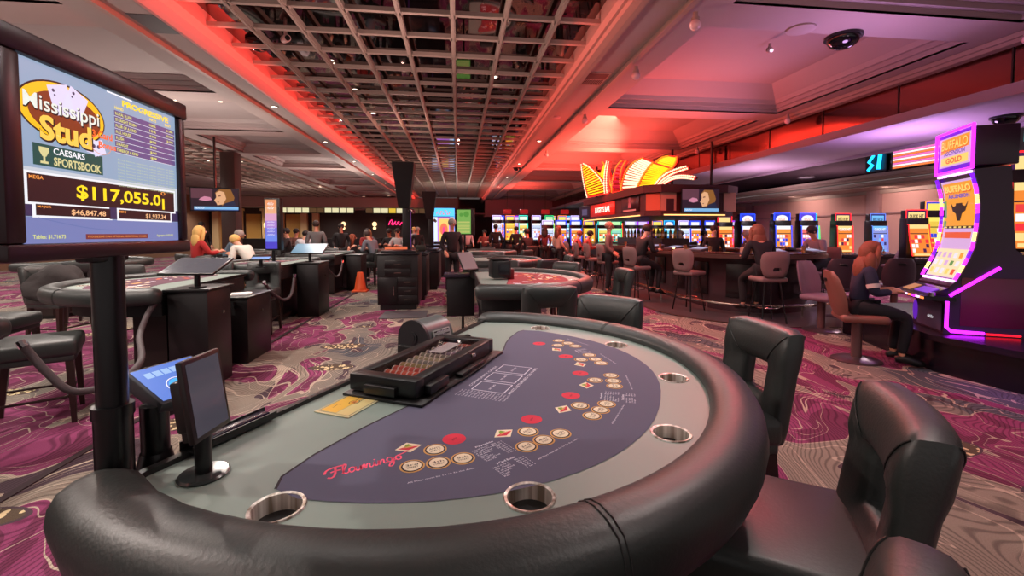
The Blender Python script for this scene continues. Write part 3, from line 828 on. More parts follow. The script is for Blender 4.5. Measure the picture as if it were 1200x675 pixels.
for k in range(9): b.text('Envy bonus pays any other player at table', .305, .171-k*.0068, .185, .0042, .001)
b.m(WH).rect(.19, h-.004, .26, h-.001, .0006)
b.done('screen', None, S, sharp=None, fixn=False)

# ---- bet terminal with slanted blue screen
D1 = thing('bet_terminal', 'slanted terminal with glowing blue screen on a pedestal behind the black post', 'terminal', TW(-.805, -.095, 0), TR)
b = B(); b.cyl((0, 0, .02), (0, 0, 1.05), .028, n=20); b.lathe([(.050, .86), (.040, .90), (.030, .94)], n=24); b.cyl((0, 0, 0), (0, 0, .02), .06, n=28); b.done('pedestal', BLACKM, D1, sharp=40)
Ms = MT.inverted() @ frame((-.698, 1.19, 1.089), (.393, .919, 0), (-.101, .053, .06)); Ms = Matrix.Translation((.805, -.095, 0)) @ Ms
b = B().at(Ms); hx, hy = .083, .068
b.box((0, 0, -.018), (2*hx, 2*hy, .034), bev=.005); b.box((0, 0, -.05), (.08, .10, .05), bev=.01)
b.done('tablet_body', mat('tablet_grey', (.22, .22, .24), .4), D1)
b = B().at(Ms @ Matrix.Translation((0, 0, .0008)))
b.m(emis('blue_screen', (.30, .48, .86), 1.)).rect(-hx+.008, -hy+.008, hx-.008, hy-.008)
b.m(emis('blue_tile', (.62, .76, .95), 1.))
for k in range(6): b.rect(-.058+k*.020, .022, -.041+k*.020, .042, .0005)
b.m(WH).disc((-.012, -.024, .0004), .029, 30); b.m(emis('blue_screen', (.3, .48, .86), 1.)).disc((-.012, -.024, .0006), .0268, 30); b.m(emis('cyan_button', (.16, .68, .95), 1.1)).disc((-.012, -.024, .0008), .023, 30)
b.m(WH).scrib(-.012, -.024, .020, .006, .001)
b.done('screen', None, D1, sharp=None, fixn=False)

# ---- small portrait monitor on a disc foot
px, py = TW(-.815, .082)[:2]
D2 = thing('table_monitor', 'small dark portrait monitor on a round foot standing on the blue table', 'monitor', (px, py, TZ), 0)
b = B(); b.lathe([(.0, .0), (.048, .0), (.050, .004), (.046, .008), (.0, .009)], n=36); b.done('foot', mat('smoked_disc', (.20, .22, .22), .15), D2, sharp=40)
b = B(); b.cyl((0, 0, .006), (0, 0, .13), .0165, n=20); b.done('pole', BLACKM, D2, sharp=40)
Mm = frame((0.012, .0, .180), (.12, .99, .0), (0, 0.0, 1)) @ Matrix.Rotation(R(-8), 4, 'X')
b = B().at(Mm); b.box((.0, 0, -.006), (.120, .175, .014), bev=.004); b.box((-.005, -.01, -.026), (.09, .11, .030), bev=.006); b.box((-.02, -.07, -.03), (.03, .04, .03), bev=.004)
b.done('housing', mat('brown_black', (.13, .09, .09), .35), D2)
b = B().at(Mm); b.rect(-.050, -.076, .050, .078, .0018)
b.done('screen', mat('dim_screen', (.16, .16, .19), .12, emit=(.42, .40, .45), es=.35, mottle=.5, mscale=18), D2, sharp=None, fixn=False)

# ---- black card paddle tray hooked on the back edge
t = thing('discard_rack', 'slim black card rack hooked on the straight back edge of the blue table', 'rack', TW(-.66, -.015), TR)
b = B(); b.box((0, .02, .010), (.23, .045, .006), bev=.002); b.box((0, .043, .020), (.23, .004, .024)); b.box((0, -.003, .018), (.23, .004, .018)); b.done('tray', BLACK, t)
b = B(); b.box((0, .02, .022), (.20, .034, .014), bev=.003); b.done('paddle', mat('violet_black', (.10, .08, .17), .25), t)

# ---- laminated sheet
t = thing('laminated_card', 'yellow printed laminated card lying on the blue table beside the chip tray', 'card', TW(-.365, .108, TZ+.002), TR)
b = B(); b.m(mat('laminate', (.80, .78, .62), .2)).box((0, 0, .0), (.20, .125, .0015))
b.m(mat('card_yellow', (.88, .70, .25), .35)).rect(-.085, -.005, .088, .052, .0012); b.m(mat('card_cream', (.82, .76, .52), .3)).rect(-.092, -.052, .088, -.008, .0012)
b.m(DARKP).strip([(-.09, .055), (.09, .055), (.09, -.056), (-.09, -.056), (-.09, .055)], .0015, .0014)
b.strip([(.0+.018*math.cos(k/2), .0+.014*math.sin(k/2)) for k in range(13)], .002, .0015); b.strip([(.0, .0), (.07, .02), (.078, -.006), (.005, -.014)], .0014, .0015); b.strip([(-.06, .03), (-.03, .035), (-.035, .022)], .0015, .0015)
b.m(mat('card_orange', (.82, .50, .20), .4)).disc((0, 0, .0016), .010, 14); b.m(DARKP).scrib(0, 0, .01, .009, .0018)
b.done('print', None, t, sharp=30)

# ---- covered chip tray
t = thing('chip_tray', 'large black locked chip tray with a clear window on the blue table', 'chip tray', TW(.0, .175), TR)
b = B(); b.box((0, -.005, .006), (.66, .30, .010), bev=.003)
b.poly([(-.30, -.150, .0115), (-.06, -.165, .0115), (.10, -.165, .0115), (.33, -.150, .0115)]); b.done('flange', BLACK, t)
b = B(); w2, h2 = .305, .128
for sx in (-1, 1): b.box((sx*(w2-.026), .01, .042), (.052, 2*h2, .056), bev=.006)
for sy in (-1, 1): b.box((0, .01+sy*(h2-.022), .042), (2*w2-.08, .044, .056), bev=.006)
b.box((-.20, .01-h2-.012, .030), (.12, .028, .03), bev=.004); b.box((0.04, .01-h2-.02, .018), (.20, .03, .012), bev=.003)
b.box((-.312, .01, .03), (.02, .12, .03), bev=.004)
b.done('lid_frame', BLACK, t)
b = B(); b.box((.10, .01-h2-.002, .050), (.03, .008, .014), bev=.003); b.cyl((.10, -.12, .05), (.10, -.127, .05), .007, n=14); b.done('lock', STEEL, t)
gm = bpy.data.materials.new('clear_acrylic'); gm.use_nodes = True
gb = gm.node_tree.nodes['Principled BSDF']; gb.inputs['Transmission Weight'].default_value = 1; gb.inputs['Roughness'].default_value = .03; gb.inputs['IOR'].default_value = 1.08; gb.inputs['Base Color'].default_value = (.9, .9, .92, 1)
b = B(); b.box((0, .01, .064), (2*w2-.10, 2*h2-.08, .003)); b.done('window', gm, t)
# rolls of chips inside the tray
roll_cols = [((.85, .36, .22), 'orange'), ((.85, .36, .22), 'orange'), ((.80, .30, .22), 'red orange'), ((.66, .60, .36), 'olive'), ((.55, .55, .50), 'grey'), ((.70, .66, .50), 'cream'), ((.50, .48, .40), 'dull green'), ((.45, .38, .45), 'mauve'), ((.60, .55, .55), 'pale grey'), ((.42, .36, .42), 'plum'), ((.82, .40, .32), 'coral')]
for k, (c, nm_) in enumerate(roll_cols):
    u = -.225+k*.045
    b = B(); n_ = 26
    cm = mat('chip_'+nm_.replace(' ', '_'), c, .5); ce = mat('chip_edge', (.90, .86, .80), .5)
    p0 = Vector((0, .075, 0))
    for i in range(n_):
        y = .074-i*.0056
        b.m(cm if i % 4 else ce).cyl((0, y, 0), (0, y-.0048, 0), .0195, n=14)
    o = b.done('chip_roll', None, None, sharp=40); o.location = TW(u, .175-.01, TZ+.0325); o.rotation_euler = (0, 0, TR)
    tag(o, 'roll of %s chips under the tray window, %s' % (nm_, ['at the near left end', 'second from the near left end', 'third from the near left end', 'fourth from the near end', 'beside the olive roll', 'next to the grey roll', 'in the middle of the tray', 'past the dull green roll', 'beside the mauve roll', 'next to the coral roll', 'at the far right end'][k]), 'casino chips', 'rolls of chips inside the covered tray')
b = B(); b.box((0, 0, 0), (.16, .06, .0015)); o = b.done('paper_slip', mat('paper', (.92, .91, .90), .6)); o.location = TW(.135, .150, TZ+.0555); o.rotation_euler = (0, 0, TR); tag(o, 'white paper slip lying on the chips at the right end of the tray', 'paper')

# ---- shuffler with half-drum body
t = thing('card_shuffler', 'card shuffler with a round grey drum at the far back edge of the blue table', 'card shuffler', TW(.385, -.035, TZ-.06), TR-R(8))
b = B(); b.box((.0, .0, .03), (.23, .30, .06), bev=.008); b.box((.0, .10, -.02), (.20, .10, .12), bev=.006)
b.box((.0, -.06, .072), (.215, .19, .012), bev=.003); b.done('body', BLACK, t)
b = B()
def drum(b, x0, x1, r, zc, yc):
    pts = [(yc-r, 0)] + [(yc-r*math.cos(PI*i/24), zc+r*math.sin(PI*i/24)) for i in range(25)] + [(yc+r, 0)]
    A_ = [b.V((x0, y, z)) for y, z in pts]; B_ = [b.V((x1, y, z)) for y, z in pts]
    b.loft([A_, B_])
drum(b, -.085, .095, .088, .09, .065); b.done('drum_cover', mat('gunmetal_shell', (.33, .36, .36), .35), t, sharp=40)
b = B(); drum(b, -.100, -.085, .092, .09, .065); b.cyl((-.1015, .065, .10), (-.105, .065, .10), .028, n=24); b.cyl((-.1045, .065, .10), (-.108, .065, .10), .016, n=24); b.done('side_cap', mat('charcoal_plastic', (.15, .15, .16), .45), t, sharp=40)
b = B(); Mx = frame((.005, -.026, .105), (1, 0, 0), (0, .35, 1)); b.at(Mx)
b.m(mat('label_silver', (.55, .57, .56), .3)).box((0, 0, 0), (.13, .055, .006), bev=.002)
b.m(DARKP)
for k in range(3): b.rect(-.055, .016-k*.018, .055, .026-k*.018-.004, .0035)
b.m(WHITEP).scrib(0, .018, .07, .006, .004); b.scrib(0, 0, .05, .006, .004)
b.done('label_plate', None, t, sharp=None)
b = B()
for k in range(5): b.box((-.06+k*.034, -.105+.012*(k % 2), .086+.003*(k % 3)), (.026, .06, .014), rot=(0, 0, .3*k), bev=.003)
b.box((.03, -.12, .078), (.18, .07, .010), bev=.003)
b.done('card_exit', BLACK, t)
# ================================================================ PIT FURNITURE
CAB = mat('ebony_cabinet', (.065, .042, .048), .4)
CABF = mat('ebony_front', (.085, .055, .06), .3)
def pit_cabinet(label, loc, rz, wd=.75, dp=.95, ht=1.07, group='pit cabinets along the aisle', detail=True):
    t = thing('pit_cabinet', label, 'cabinet', loc, rz, group)
    b = B(); b.box((0, 0, .05), (wd-.08, dp-.08, .10)); b.box((0, 0, .10+(ht-.14)/2), (wd, dp, ht-.14), bev=.006); b.done('carcass', CAB, t)
    b = B(); b.box((0, 0, ht-.015), (wd+.04, dp+.04, .03), bev=.008); b.box((0, .0, ht+.02), (wd-.1, dp-.25, .05), bev=.01); b.done('worktop', mat('worktop_black', (.10, .09, .11), .2), t)
    if not detail: return t
    def front(nm, x0, x1, z0, z1, hv=False):
        b = B(); b.box(((x0+x1)/2, -dp/2-.009, (z0+z1)/2), (x1-x0, .018, z1-z0), bev=.004); f = b.done(nm, CABF, t)
        b = B(); cx, cz = (x0+x1)/2, (z0+z1)/2
        if hv: b.tube([(x1-.05, -dp/2-.018, cz-.09), (x1-.05, -dp/2-.045, cz-.09), (x1-.05, -dp/2-.045, cz+.09), (x1-.05, -dp/2-.018, cz+.09)], .006, 8)
        else: b.tube([(cx-.06, -dp/2-.018, cz), (cx-.06, -dp/2-.045, cz), (cx+.06, -dp/2-.045, cz), (cx+.06, -dp/2-.018, cz)], .006, 8)
        b.done('handle', STEEL, f)
        return f
    e = wd/2-.02
    front('drawer', -.24, .24, .79, .93); front('drawer', -.24, .24, .63, .78)
    front('door', -e, -.02, .12, .61, True)
    for k in range(3): front('drawer', .0, e, .12+k*.165, .12+k*.165+.155)
    return t
pit_cabinet('black wooden pit cabinet with drawers standing in the middle of the aisle', (-1.13, 8.98, 0), 0)
pit_cabinet('second black pit cabinet directly behind the drawer cabinet', (-1.06, 10.2, 0), 0, .75, 1.1, 1.0, detail=False)
pit_cabinet('dark pit desk behind the two pit cabinets, red-lit side', (-.95, 12.3, 0), 0, .9, 1.8, .98, detail=False)
pit_cabinet('far pit desk at the foot of the smaller funnel column', (-.85, 15.6, 0), 0, .9, 1.8, 1.0, detail=False)
pit_cabinet('low dark cabinet at the far end of the aisle near the bright totem', (-.7, 20.5, 0), 0, .9, 2.4, 1.0, detail=False)
b = B(); b.box((0, 0, .006), (.78, .70, .01), bev=.003); o = b.done('rubber_mat', mat('rubber_grey', (.24, .23, .25), .7), None); o.location = (-.95, 7.98, .001); tag(o, 'grey rubber mat on the carpet before the drawer cabinet', 'mat')
# funnel-topped uplight columns
def funnel(label, loc, s=1.):
    t = thing('funnel_column', label, 'column lamp', loc, 0, 'funnel-topped black columns')
    b = B()
    def sq(z, r): return [b.V((x*r, y*r, z)) for x, y in ((-1, -1), (1, -1), (1, 1), (-1, 1))]
    b.loft([sq(.97*s, .11), sq(1.01*s, .125), sq(1.90*s, .235), sq(1.97*s, .235)]); b.done('flared_top', mat('column_black', (.07, .05, .06), .5), t)
    b = B(); b.box((.05, 0, .485*s), (.18, .18, .97*s), bev=.01); b.done('pole', mat('column_black', (.07, .05, .06), .5), t)
    b = B(); b.cyl((.16, -.12, .93*s), (.22, -.2, .87*s), .045, n=14); b.tube([(.10, -.08, .90*s), (.18, -.14, .9*s)], .02, 8); b.done('camera_head', CHROME, t)
    b = B(); b.box((.141, -.04, .5*s), (.004, .02, .85*s)); b.done('light_strip', emis('violet_strip', (.45, .12, .75), .8), t)
    return t
funnel('large black column with flared funnel top rising from a pit cabinet', (-1.20, 10.25, 1.045))
funnel('smaller black funnel-topped column further down the aisle', (-.98, 15.6, 1.045), .92)
# orange bowl-like screen and clutter on the pit cabinets
t = thing('desk_monitor', 'small orange glowing desk monitor on top of the second pit cabinet', 'monitor', (-1.35, 9.95, 1.045), 0)
b = B(); b.box((0, 0, .055), (.50, .03, .11), bev=.02); b.done('housing', BLACK, t); b = B().at(frame((0, -.016, .055), (1, 0, 0), (0, 0, 1))); b.rect(-.24, -.045, .24, .05); b.done('screen', emis('orange_glow', (.95, .45, .28), .9), t, sharp=None, fixn=False)
random.seed(3)
BAG = mat('bag_dark', (.10, .11, .08), .7)
t = thing('handbag', 'dark handbag sitting on the second pit cabinet below the funnel column', 'bag', (-.82, 9.95, 1.045), .2)
b = B(); b.box((0, 0, .07), (.22, .12, .14), bev=.04, seg=3); b.done('pouch', BAG, t); b = B(); b.tube([(-.07, 0, .13), (-.05, 0, .22), (.05, 0, .22), (.07, 0, .13)], .008, 8); b.done('strap', BAG, t)
# cone standing in for an orange-lit shape, its glow put into the colour
t = thing('orange_lit_cone', 'small cone standing in for an orange-lit shape beside the far left card table', 'cone', (-2.42, 11.35, 0), 0)
OR = mat('cone_lit_orange', (.86, .34, .16), .5)
b = B(); b.box((0, 0, .02), (.36, .36, .04), bev=.01); b.done('base', OR, t); b = B(); b.cyl((0, 0, .04), (0, 0, .48), .15, .07, 20); b.done('cone', OR, t, sharp=40)
# terminals and screens on the left tables
def tablet_stand(label, loc, rz, w, h, tilt, scr, pole=.18, group='slanted tablets on the left tables'):
    t = thing('tablet_stand', label, 'tablet', loc, rz, group)
    b = B(); b.cyl((0, 0, 0), (0, 0, pole), .025, n=12); b.cyl((0, 0, 0), (0, 0, .012), .07, n=20); b.done('stand', BLACKM, t)
    Mx = Matrix.Translation((0, 0, pole+.01)) @ Matrix.Rotation(tilt, 4, 'X')
    b = B().at(Mx); b.box((0, 0, 0), (w, h, .022), bev=.005); b.done('housing', BLACK, t)
    b = B().at(Mx); b.rect(-w/2+.012, -h/2+.012, w/2-.012, h/2-.012, .0118)
    for k in range(4): pass
    b.done('screen', scr, t, sharp=None, fixn=False); return t
SCRG = mat('grey_tablet_glass', (.26, .27, .30), .15, emit=(.35, .36, .40), es=.25)
SCRB = emis('teal_tablet', (.42, .66, .78), .75); SCRB2 = emis('pale_blue_tablet', (.55, .70, .95), .9)
tablet_stand('large grey slanted tablet at the near end of the plum table', (-2.42, 4.45, .94), R(-6), .50, .34, R(22), SCRG, .19)
tablet_stand('small pale blue tablet below the slim advert totem', (-2.9, 6.95, .94), R(10), .26, .16, R(12), SCRB2, .12)
tablet_stand('larger teal tilted tablet right of the slim advert totem', (-2.62, 8.25, .94), R(-4), .56, .34, R(28), SCRB, .22)
tablet_stand('small tilted display beyond the podium box on the right of the aisle', (.12, 6.05, .92), R(30), .24, .30, R(50), mat('pinkish_screen', (.35, .28, .30), .3, emit=(.55, .45, .45), es=.4), .14)
# drop boxes/stands beside the tables
def dealer_stand(label, loc, rz, w, d, h):
    t = thing('dealer_stand', label, 'stand', loc, rz, 'dark stands at the dealer side of the left tables')
    b = B(); b.box((0, 0, h/2), (w, d, h), bev=.008); b.done('body', CAB, t)
    b = B(); b.box((0, 0, h+.012), (w+.05, d+.05, .024), bev=.005); b.done('top', BLACK, t)
    b = B(); b.cyl((w/2, .05, h*.75), (w/2+.012, .05, h*.75), .014, n=12); b.done('lock', STEEL, t); return t
dealer_stand('dark dealer stand under the large grey slanted tablet', (-2.45, 4.55, 0), 0, .34, .42, .915)
dealer_stand('dark lower stand with white papers, just past the grey tablet', (-2.50, 5.5, 0), 0, .36, .60, .72)
dealer_stand('dark stand beneath the teal tilted tablet', (-2.58, 8.3, 0), 0, .36, .62, .915)
dealer_stand('dark stand by the third table on the left, next to the cone', (-2.62, 11.9, 0), 0, .36, .7, .88)
b = B(); b.box((0, 0, 0), (.22, .15, .012)); b.box((.02, .01, .010), (.2, .13, .006), rot=(0, 0, .15)); o = b.done('paper_stack', mat('paper', (.92, .91, .90), .6), None); o.location = (-2.48, 5.38, .752); o.rotation_euler = (0, 0, .3); tag(o, 'small stack of white papers on the lower dark stand', 'papers')
# advert totem
t = thing('advert_totem', 'slim upright advert screen glowing orange to violet on the left tables', 'advert screen', (-3.02, 7.72, .94), R(2)); t.scale = (.85, .85, .93)
b = B(); b.cyl((0, 0, 0), (0, 0, .30), .03, n=12); b.box((0, 0, .01), (.2, .2, .02), bev=.004); b.done('pole', BLACKM, t)
b = B(); b.box((.02, 0, .70), (.29, .16, .92), bev=.008); b.done('housing', BLACK, t)
b = B().at(frame((-.005, -.081, .26), (1, 0, 0), (0, 0, 1)))
gr = [(.95, .62, .42), (.96, .72, .55), (.90, .66, .80), (.72, .55, .88), (.50, .48, .90), (.45, .55, .95), (.30, .25, .80)]
for k in range(7): b.m(emis('totem_%d' % k, gr[6-k], .95)).rect(-.105, .01+k*.123, .105, .01+(k+1)*.123)
b.m(WH)
for y in (.80, .73): b.scrib(0, y, .11, .05, .001)
for k in range(5): b.scrib(0, .48-k*.055, .13, .022, .001)
b.m(emis('totem_orange', (1., .55, .25), 1.)); b.strip([(-.06, .66), (.06, .66), (.06, .85), (-.06, .85), (-.06, .66)], .006, .001)
b.done('screen', None, t, sharp=None, fixn=False)
# green menu display
t = thing('menu_display', 'green portrait menu screen on a pole at the end of the right-hand tables', 'display', (.20, 14.1, 0), R(-4))
b = B(); b.cyl((0, 0, 0), (0, 0, 1.5), .035, n=12); b.cyl((0, 0, 0), (0, 0, .03), .22, n=24); b.done('pole', BLACKM, t)
b = B(); b.box((.03, 0, 1.80), (.58, .10, .84), bev=.01); b.done('housing', BLACK, t)
b = B().at(frame((0, -.052, 1.42), (1, 0, 0), (0, 0, 1)))
b.m(emis('menu_green', (.50, .72, .35), .9)).rect(-.235, 0, .20, .76); b.m(emis('menu_yellow', (.78, .80, .45), .9))
for k in range(6): b.rect(-.21, .04+k*.062, .17, .08+k*.062, .001)
b.m(emis('menu_leaf', (.35, .62, .25), .9)).disc((.06, .62, .001), .09, 16); b.disc((-.10, .60, .001), .06, 14)
b.done('screen', None, t, sharp=None, fixn=False)
# podium box on a post
t = thing('podium_box', 'black box podium on a thin post left of the red card table', 'podium', (.03, 6.30, 0), 0)
b = B(); b.box((0, 0, .57), (.38, .34, .54), bev=.008); b.done('body', mat('podium_black', (.06, .05, .06), .45), t)
b = B(); b.box((0, 0, .862), (.46, .42, .04), bev=.006); b.done('top', mat('podium_top', (.17, .13, .19), .25), t)
b = B(); b.cyl((.03, 0, 0), (.03, 0, .30), .02, n=10); b.cyl((.03, 0, 0), (.03, 0, .02), .14, n=20); b.done('post', BLACKM, t)
# small shuffler cube on table 2
t = thing('card_shuffler', 'black cube-shaped shuffler on the dealer side of the nearer red table', 'card shuffler', (.47, 5.05, TZ), R(8))
b = B(); b.box((0, 0, .12), (.22, .22, .20), bev=.02); b.box((.0, .0, .235), (.25, .20, .02), bev=.006); b.done('body', BLACK, t)
b = B(); b.box((.13, .02, .06), (.06, .14, .12), bev=.01); b.done('card_tray', mat('dark_red_plastic', (.42, .10, .12), .3), t)
b = B().at(frame((0.02, -.112, .12), (1, 0, 0), (0, 0, 1))); b.rect(-.06, -.06, .07, .06); b.done('screen', mat('dark_screen2', (.10, .11, .13), .1), t, sharp=None, fixn=False)
# ropes between the table ends
def rope(label, pts, r=.022):
    def cr(ps, k=8):
        out = []
        for i in range(len(ps)-1):
            p0 = ps[max(i-1, 0)]; p1 = ps[i]; p2 = ps[i+1]; p3 = ps[min(i+2, len(ps)-1)]
            for j in range(k):
                u = j/k
                out.append(tuple(.5*((2*p1[c])+(-p0[c]+p2[c])*u+(2*p0[c]-5*p1[c]+4*p2[c]-p3[c])*u*u+(-p0[c]+3*p1[c]-3*p2[c]+p3[c])*u**3) for c in range(3)))
        return out+[ps[-1]]
    o = pts[0]; t = thing('barrier_rope', label, 'rope', o, 0, 'grey barrier ropes slung between the left tables')
    lp = cr([tuple(p[c]-o[c] for c in range(3)) for p in pts])
    b = B(); b.tube(lp[1:-1], r, 10); b.done('rope', mat('rope_grey', (.26, .22, .23), .6, bump=.4, bscale=200), t, sharp=60)
    for a, c in ((lp[0], lp[2]), (lp[-1], lp[-3])):
        b = B(); b.tube([a, tuple((a[i]+c[i])/2 for i in range(3)), c], r*1.15, 10); b.done('hook', CHROME, t)
rope('grey rope slung low in front of the chair, from frame left to the plum table', [(-2.62, 2.98, .80), (-2.50, 3.0, .60), (-2.38, 3.04, .46), (-2.27, 3.22, .46), (-2.27, 3.45, .53), (-2.5, 3.8, .64), (-2.64, 4.12, .76), (-2.64, 4.22, .84)])
rope('grey rope sagging between the plum table and the next table', [(-2.66, 6.45, .78), (-2.62, 6.62, .60), (-2.57, 6.9, .46), (-2.55, 7.15, .52), (-2.55, 7.3, .80)])
rope('grey rope sagging before the third table on the left', [(-2.7, 9.5, .80), (-2.66, 9.7, .62), (-2.62, 10.0, .50), (-2.62, 10.3, .58), (-2.62, 10.5, .82)], .02)
dup(tblL, (-2.72, 1.95, 0), R(-90), 'card table at the left edge of the photo, only its rail end showing', scale=1.0)
# hanging TV at left
def tvset(name, label, loc, rz, w, h, drawf, rod=None, th=.07):
    t = thing(name, label, 'television', loc, rz)
    b = B(); b.box((0, 0, 0), (w, th, h), bev=.008); b.done('housing', BLACK, t)
    b = B().at(frame((0, -th/2-.001, 0), (1, 0, 0), (0, 0, 1))); drawf(b, w-.05, h-.05); b.done('screen', None, t, sharp=None, fixn=False)
    if rod:
        b = B(); b.cyl((0, .03, h/2), (0, .03, rod), .03, n=10); b.box((0, .05, 0), (.3, .06, .2)); b.done('mount', BLACKM, t)
    return t
def tv_face(b, w, h):
    """close-up of a face in profile over a ticker"""
    b.m(emis('tv_dark', (.18, .10, .16), .8)).rect(-w/2, -h/2, w/2, h/2)
    b.m(emis('tv_plum', (.42, .25, .30), .8)).rect(-w/2, h*.05, -w*.05, h/2, .0006)
    b.m(emis('tv_pink', (.86, .55, .66), .9)).poly([(-w*.34, -h*.02, .001), (-w*.20, -h*.08, .001), (-w*.06, -h*.02, .001), (-w*.10, h*.10, .001), (-w*.22, h*.14, .001), (-w*.30, h*.06, .001)])
    b.m(emis('tv_hair', (.62, .40, .18), .8)).poly([(.0, h*.30, .0012), (.10*w, h*.48, .0012), (.34*w, h*.47, .0012), (.42*w, h*.10, .0012), (.36*w, -h*.30, .0012), (.16*w, -h*.34, .0012), (.10*w, 0, .0012)])
    b.m(emis('tv_skin', (.93, .70, .52), .95)).poly([(.02*w, h*.30, .0016), (.10*w, h*.40, .0016), (.20*w, h*.34, .0016), (.24*w, h*.05, .0016), (.17*w, -h*.22, .0016), (.05*w, -h*.26, .0016), (.03*w, -h*.16, .0016), (-.015*w, -h*.04, .0016), (.03*w, h*.10, .0016)])
    b.m(emis('tv_shade', (.55, .30, .22), .7)).poly([(.06*w, h*.17, .002), (.12*w, h*.20, .002), (.13*w, h*.15, .002), (.07*w, h*.13, .002)]); b.poly([(.03*w, -h*.12, .002), (.09*w, -h*.10, .002), (.09*w, -h*.14, .002)])
    b.m(emis('tv_shirt', (.16, .18, .30), .7)).poly([(.12*w, -h*.36, .0018), (.22*w, -h*.16, .0018), (.40*w, -h*.05, .0018), (.48*w, -h*.36, .0018)])
    b.m(emis('tv_tick', (.50, .72, .90), 1.)).rect(-w*.44, -h*.46, w/2, -h*.33, .0024); b.m(emis('tv_tick2', (.20, .34, .60), .8)).rect(-w*.44, -h*.5, w/2, -h*.46, .0024)
    b.m(WH).scrib(-w*.32, -h*.395, w*.2, h*.07, .003)
tvset('hanging_television', 'television hanging from the ceiling at far left beside the lit sign', (-6.35, 12.6, 2.33), R(12), 1.12, .62, tv_face, 1.65)
# dark pillar under the television
b = B(); b.box((-6.9, 14.6, 1.95), (.42, .42, 3.9), bev=.02); struct(b.done('pillar_left', mat('pillar_wood', (.22, .14, .12), .5)))
# neon squiggle sign, sconces and lit band on the back wall
t = thing('neon_sign', 'small pink neon sign on the dark back wall', 'neon sign', (-4.55, 33.72, 1.9), 0)
b = B(); b.box((0, .06, .3), (1.5, .04, .9), bev=.01); b.done('backing', mat('neon_back', (.10, .04, .06), .6), t)
b = B()
for x0, pts in ((-.55, [(.0, .15), (.1, .4), (.22, .52), (.28, .4), (.2, .2), (.3, .12), (.42, .3), (.5, .42), (.44, .22), (.56, .14), (.66, .36), (.76, .4), (.7, .2), (.82, .14), (.94, .34), (1.06, .22), (1.15, .3)]),):
    b.tube([(x0+x, 0, z) for x, z in pts], .03, 6)
for x0, pts in () and ((-.55, [(0, .35), (.05, .5), (.2, .5), (.1, .3), (.22, .15), (.1, .05), (0, .12)]), (-.25, [(0, .08), (0, .5), (.12, .3), (.24, .5), (.24, .08)]), (.08, [(0, .08), (.1, .5), (.2, .08)]), (.36, [(.2, .5), (.02, .5), (.02, .28), (.2, .28), (.2, .08), (.02, .08)])):
    b.tube([(x0+x, 0, z) for x, z in pts], .028, 6)
b.done('tube', emis('neon_pink', (1., .16, .42), 3.), t)
for k, (x, lab) in enumerate(((-8.3, 'warm globe lamp on the dark back wall, left of the pink neon'), (-6.1, 'warm globe lamp on the dark back wall close to the pink neon'))):
    t = thing('wall_lamp', lab, 'wall lamp', (x, 33.65, 1.75), 0, 'warm globe wall lamps')
    b = B(); b.ball((0, 0, .35), .17, 12); b.ball((0, 0, .05), .12, 12); b.done('globe', emis('globe_warm', (1., .82, .6), 2.), t); b = B(); b.box((0, .08, .2), (.08, .06, .7)); b.done('bracket', BLACKM, t)
t = thing('wall_lamp', 'large bright lantern on the back wall behind the standing grey-sweatered person', 'lantern', (-13.2, 33.3, 1.5), 0)
b = B(); b.ball((0, 0, .5), .42, 14); b.done('globe', emis('globe_bright', (1., .88, .62), 2.5), t); b = B(); b.box((0, .15, .2), (.1, .1, .8)); b.done('bracket', BLACKM, t)
def band(label, x0, x1, z, y, cols, h=.34):
    t = thing('lit_fascia_sign', label, 'lit sign', ((x0+x1)/2, y, z), 0, 'lit yellow bands over the back bar')
    w = (x1-x0)
    b = B(); b.box((0, .04, 0), (w, .06, h+.06)); b.done('housing', DARKW, t)
    b = B().at(frame((0, .009, 0), (1, 0, 0), (0, 0, 1))); n_ = int(w/.5); random.seed(int(x0*10))
    for k in range(n_):
        b.m(emis('band_%s' % random.choice(cols)[0], dict(cols_all)[random.choice(cols)[0]], 1.)).rect(-w/2+k*w/n_, -h/2, -w/2+(k+.88)*w/n_, h/2)
    b.done('light_panel', None, t, sharp=None, fixn=False)
cols_all = [('yellow', (.90, .75, .25)), ('cream', (.92, .88, .70)), ('dim', (.35, .25, .16)), ('gold', (.78, .58, .2)), ('rosy', (.6, .35, .4))]
band('long yellow and white lit band over the back counter at left', -13.5, -7.4, 3.06, 33.1, [('yellow',), ('cream',), ('dim',)])
band('short yellow lit band over the dark back bar, above the pink neon', -6.6, -1.2, 3.06, 33.1, [('yellow',), ('gold',), ('rosy',), ('dim',)])
b = B(); b.box((-9.5, 30.2, .55), (9, .7, 1.1)); o = b.done('back_counter', CAB, None); tag(o, 'long dark service counter along the back left wall', 'counter')
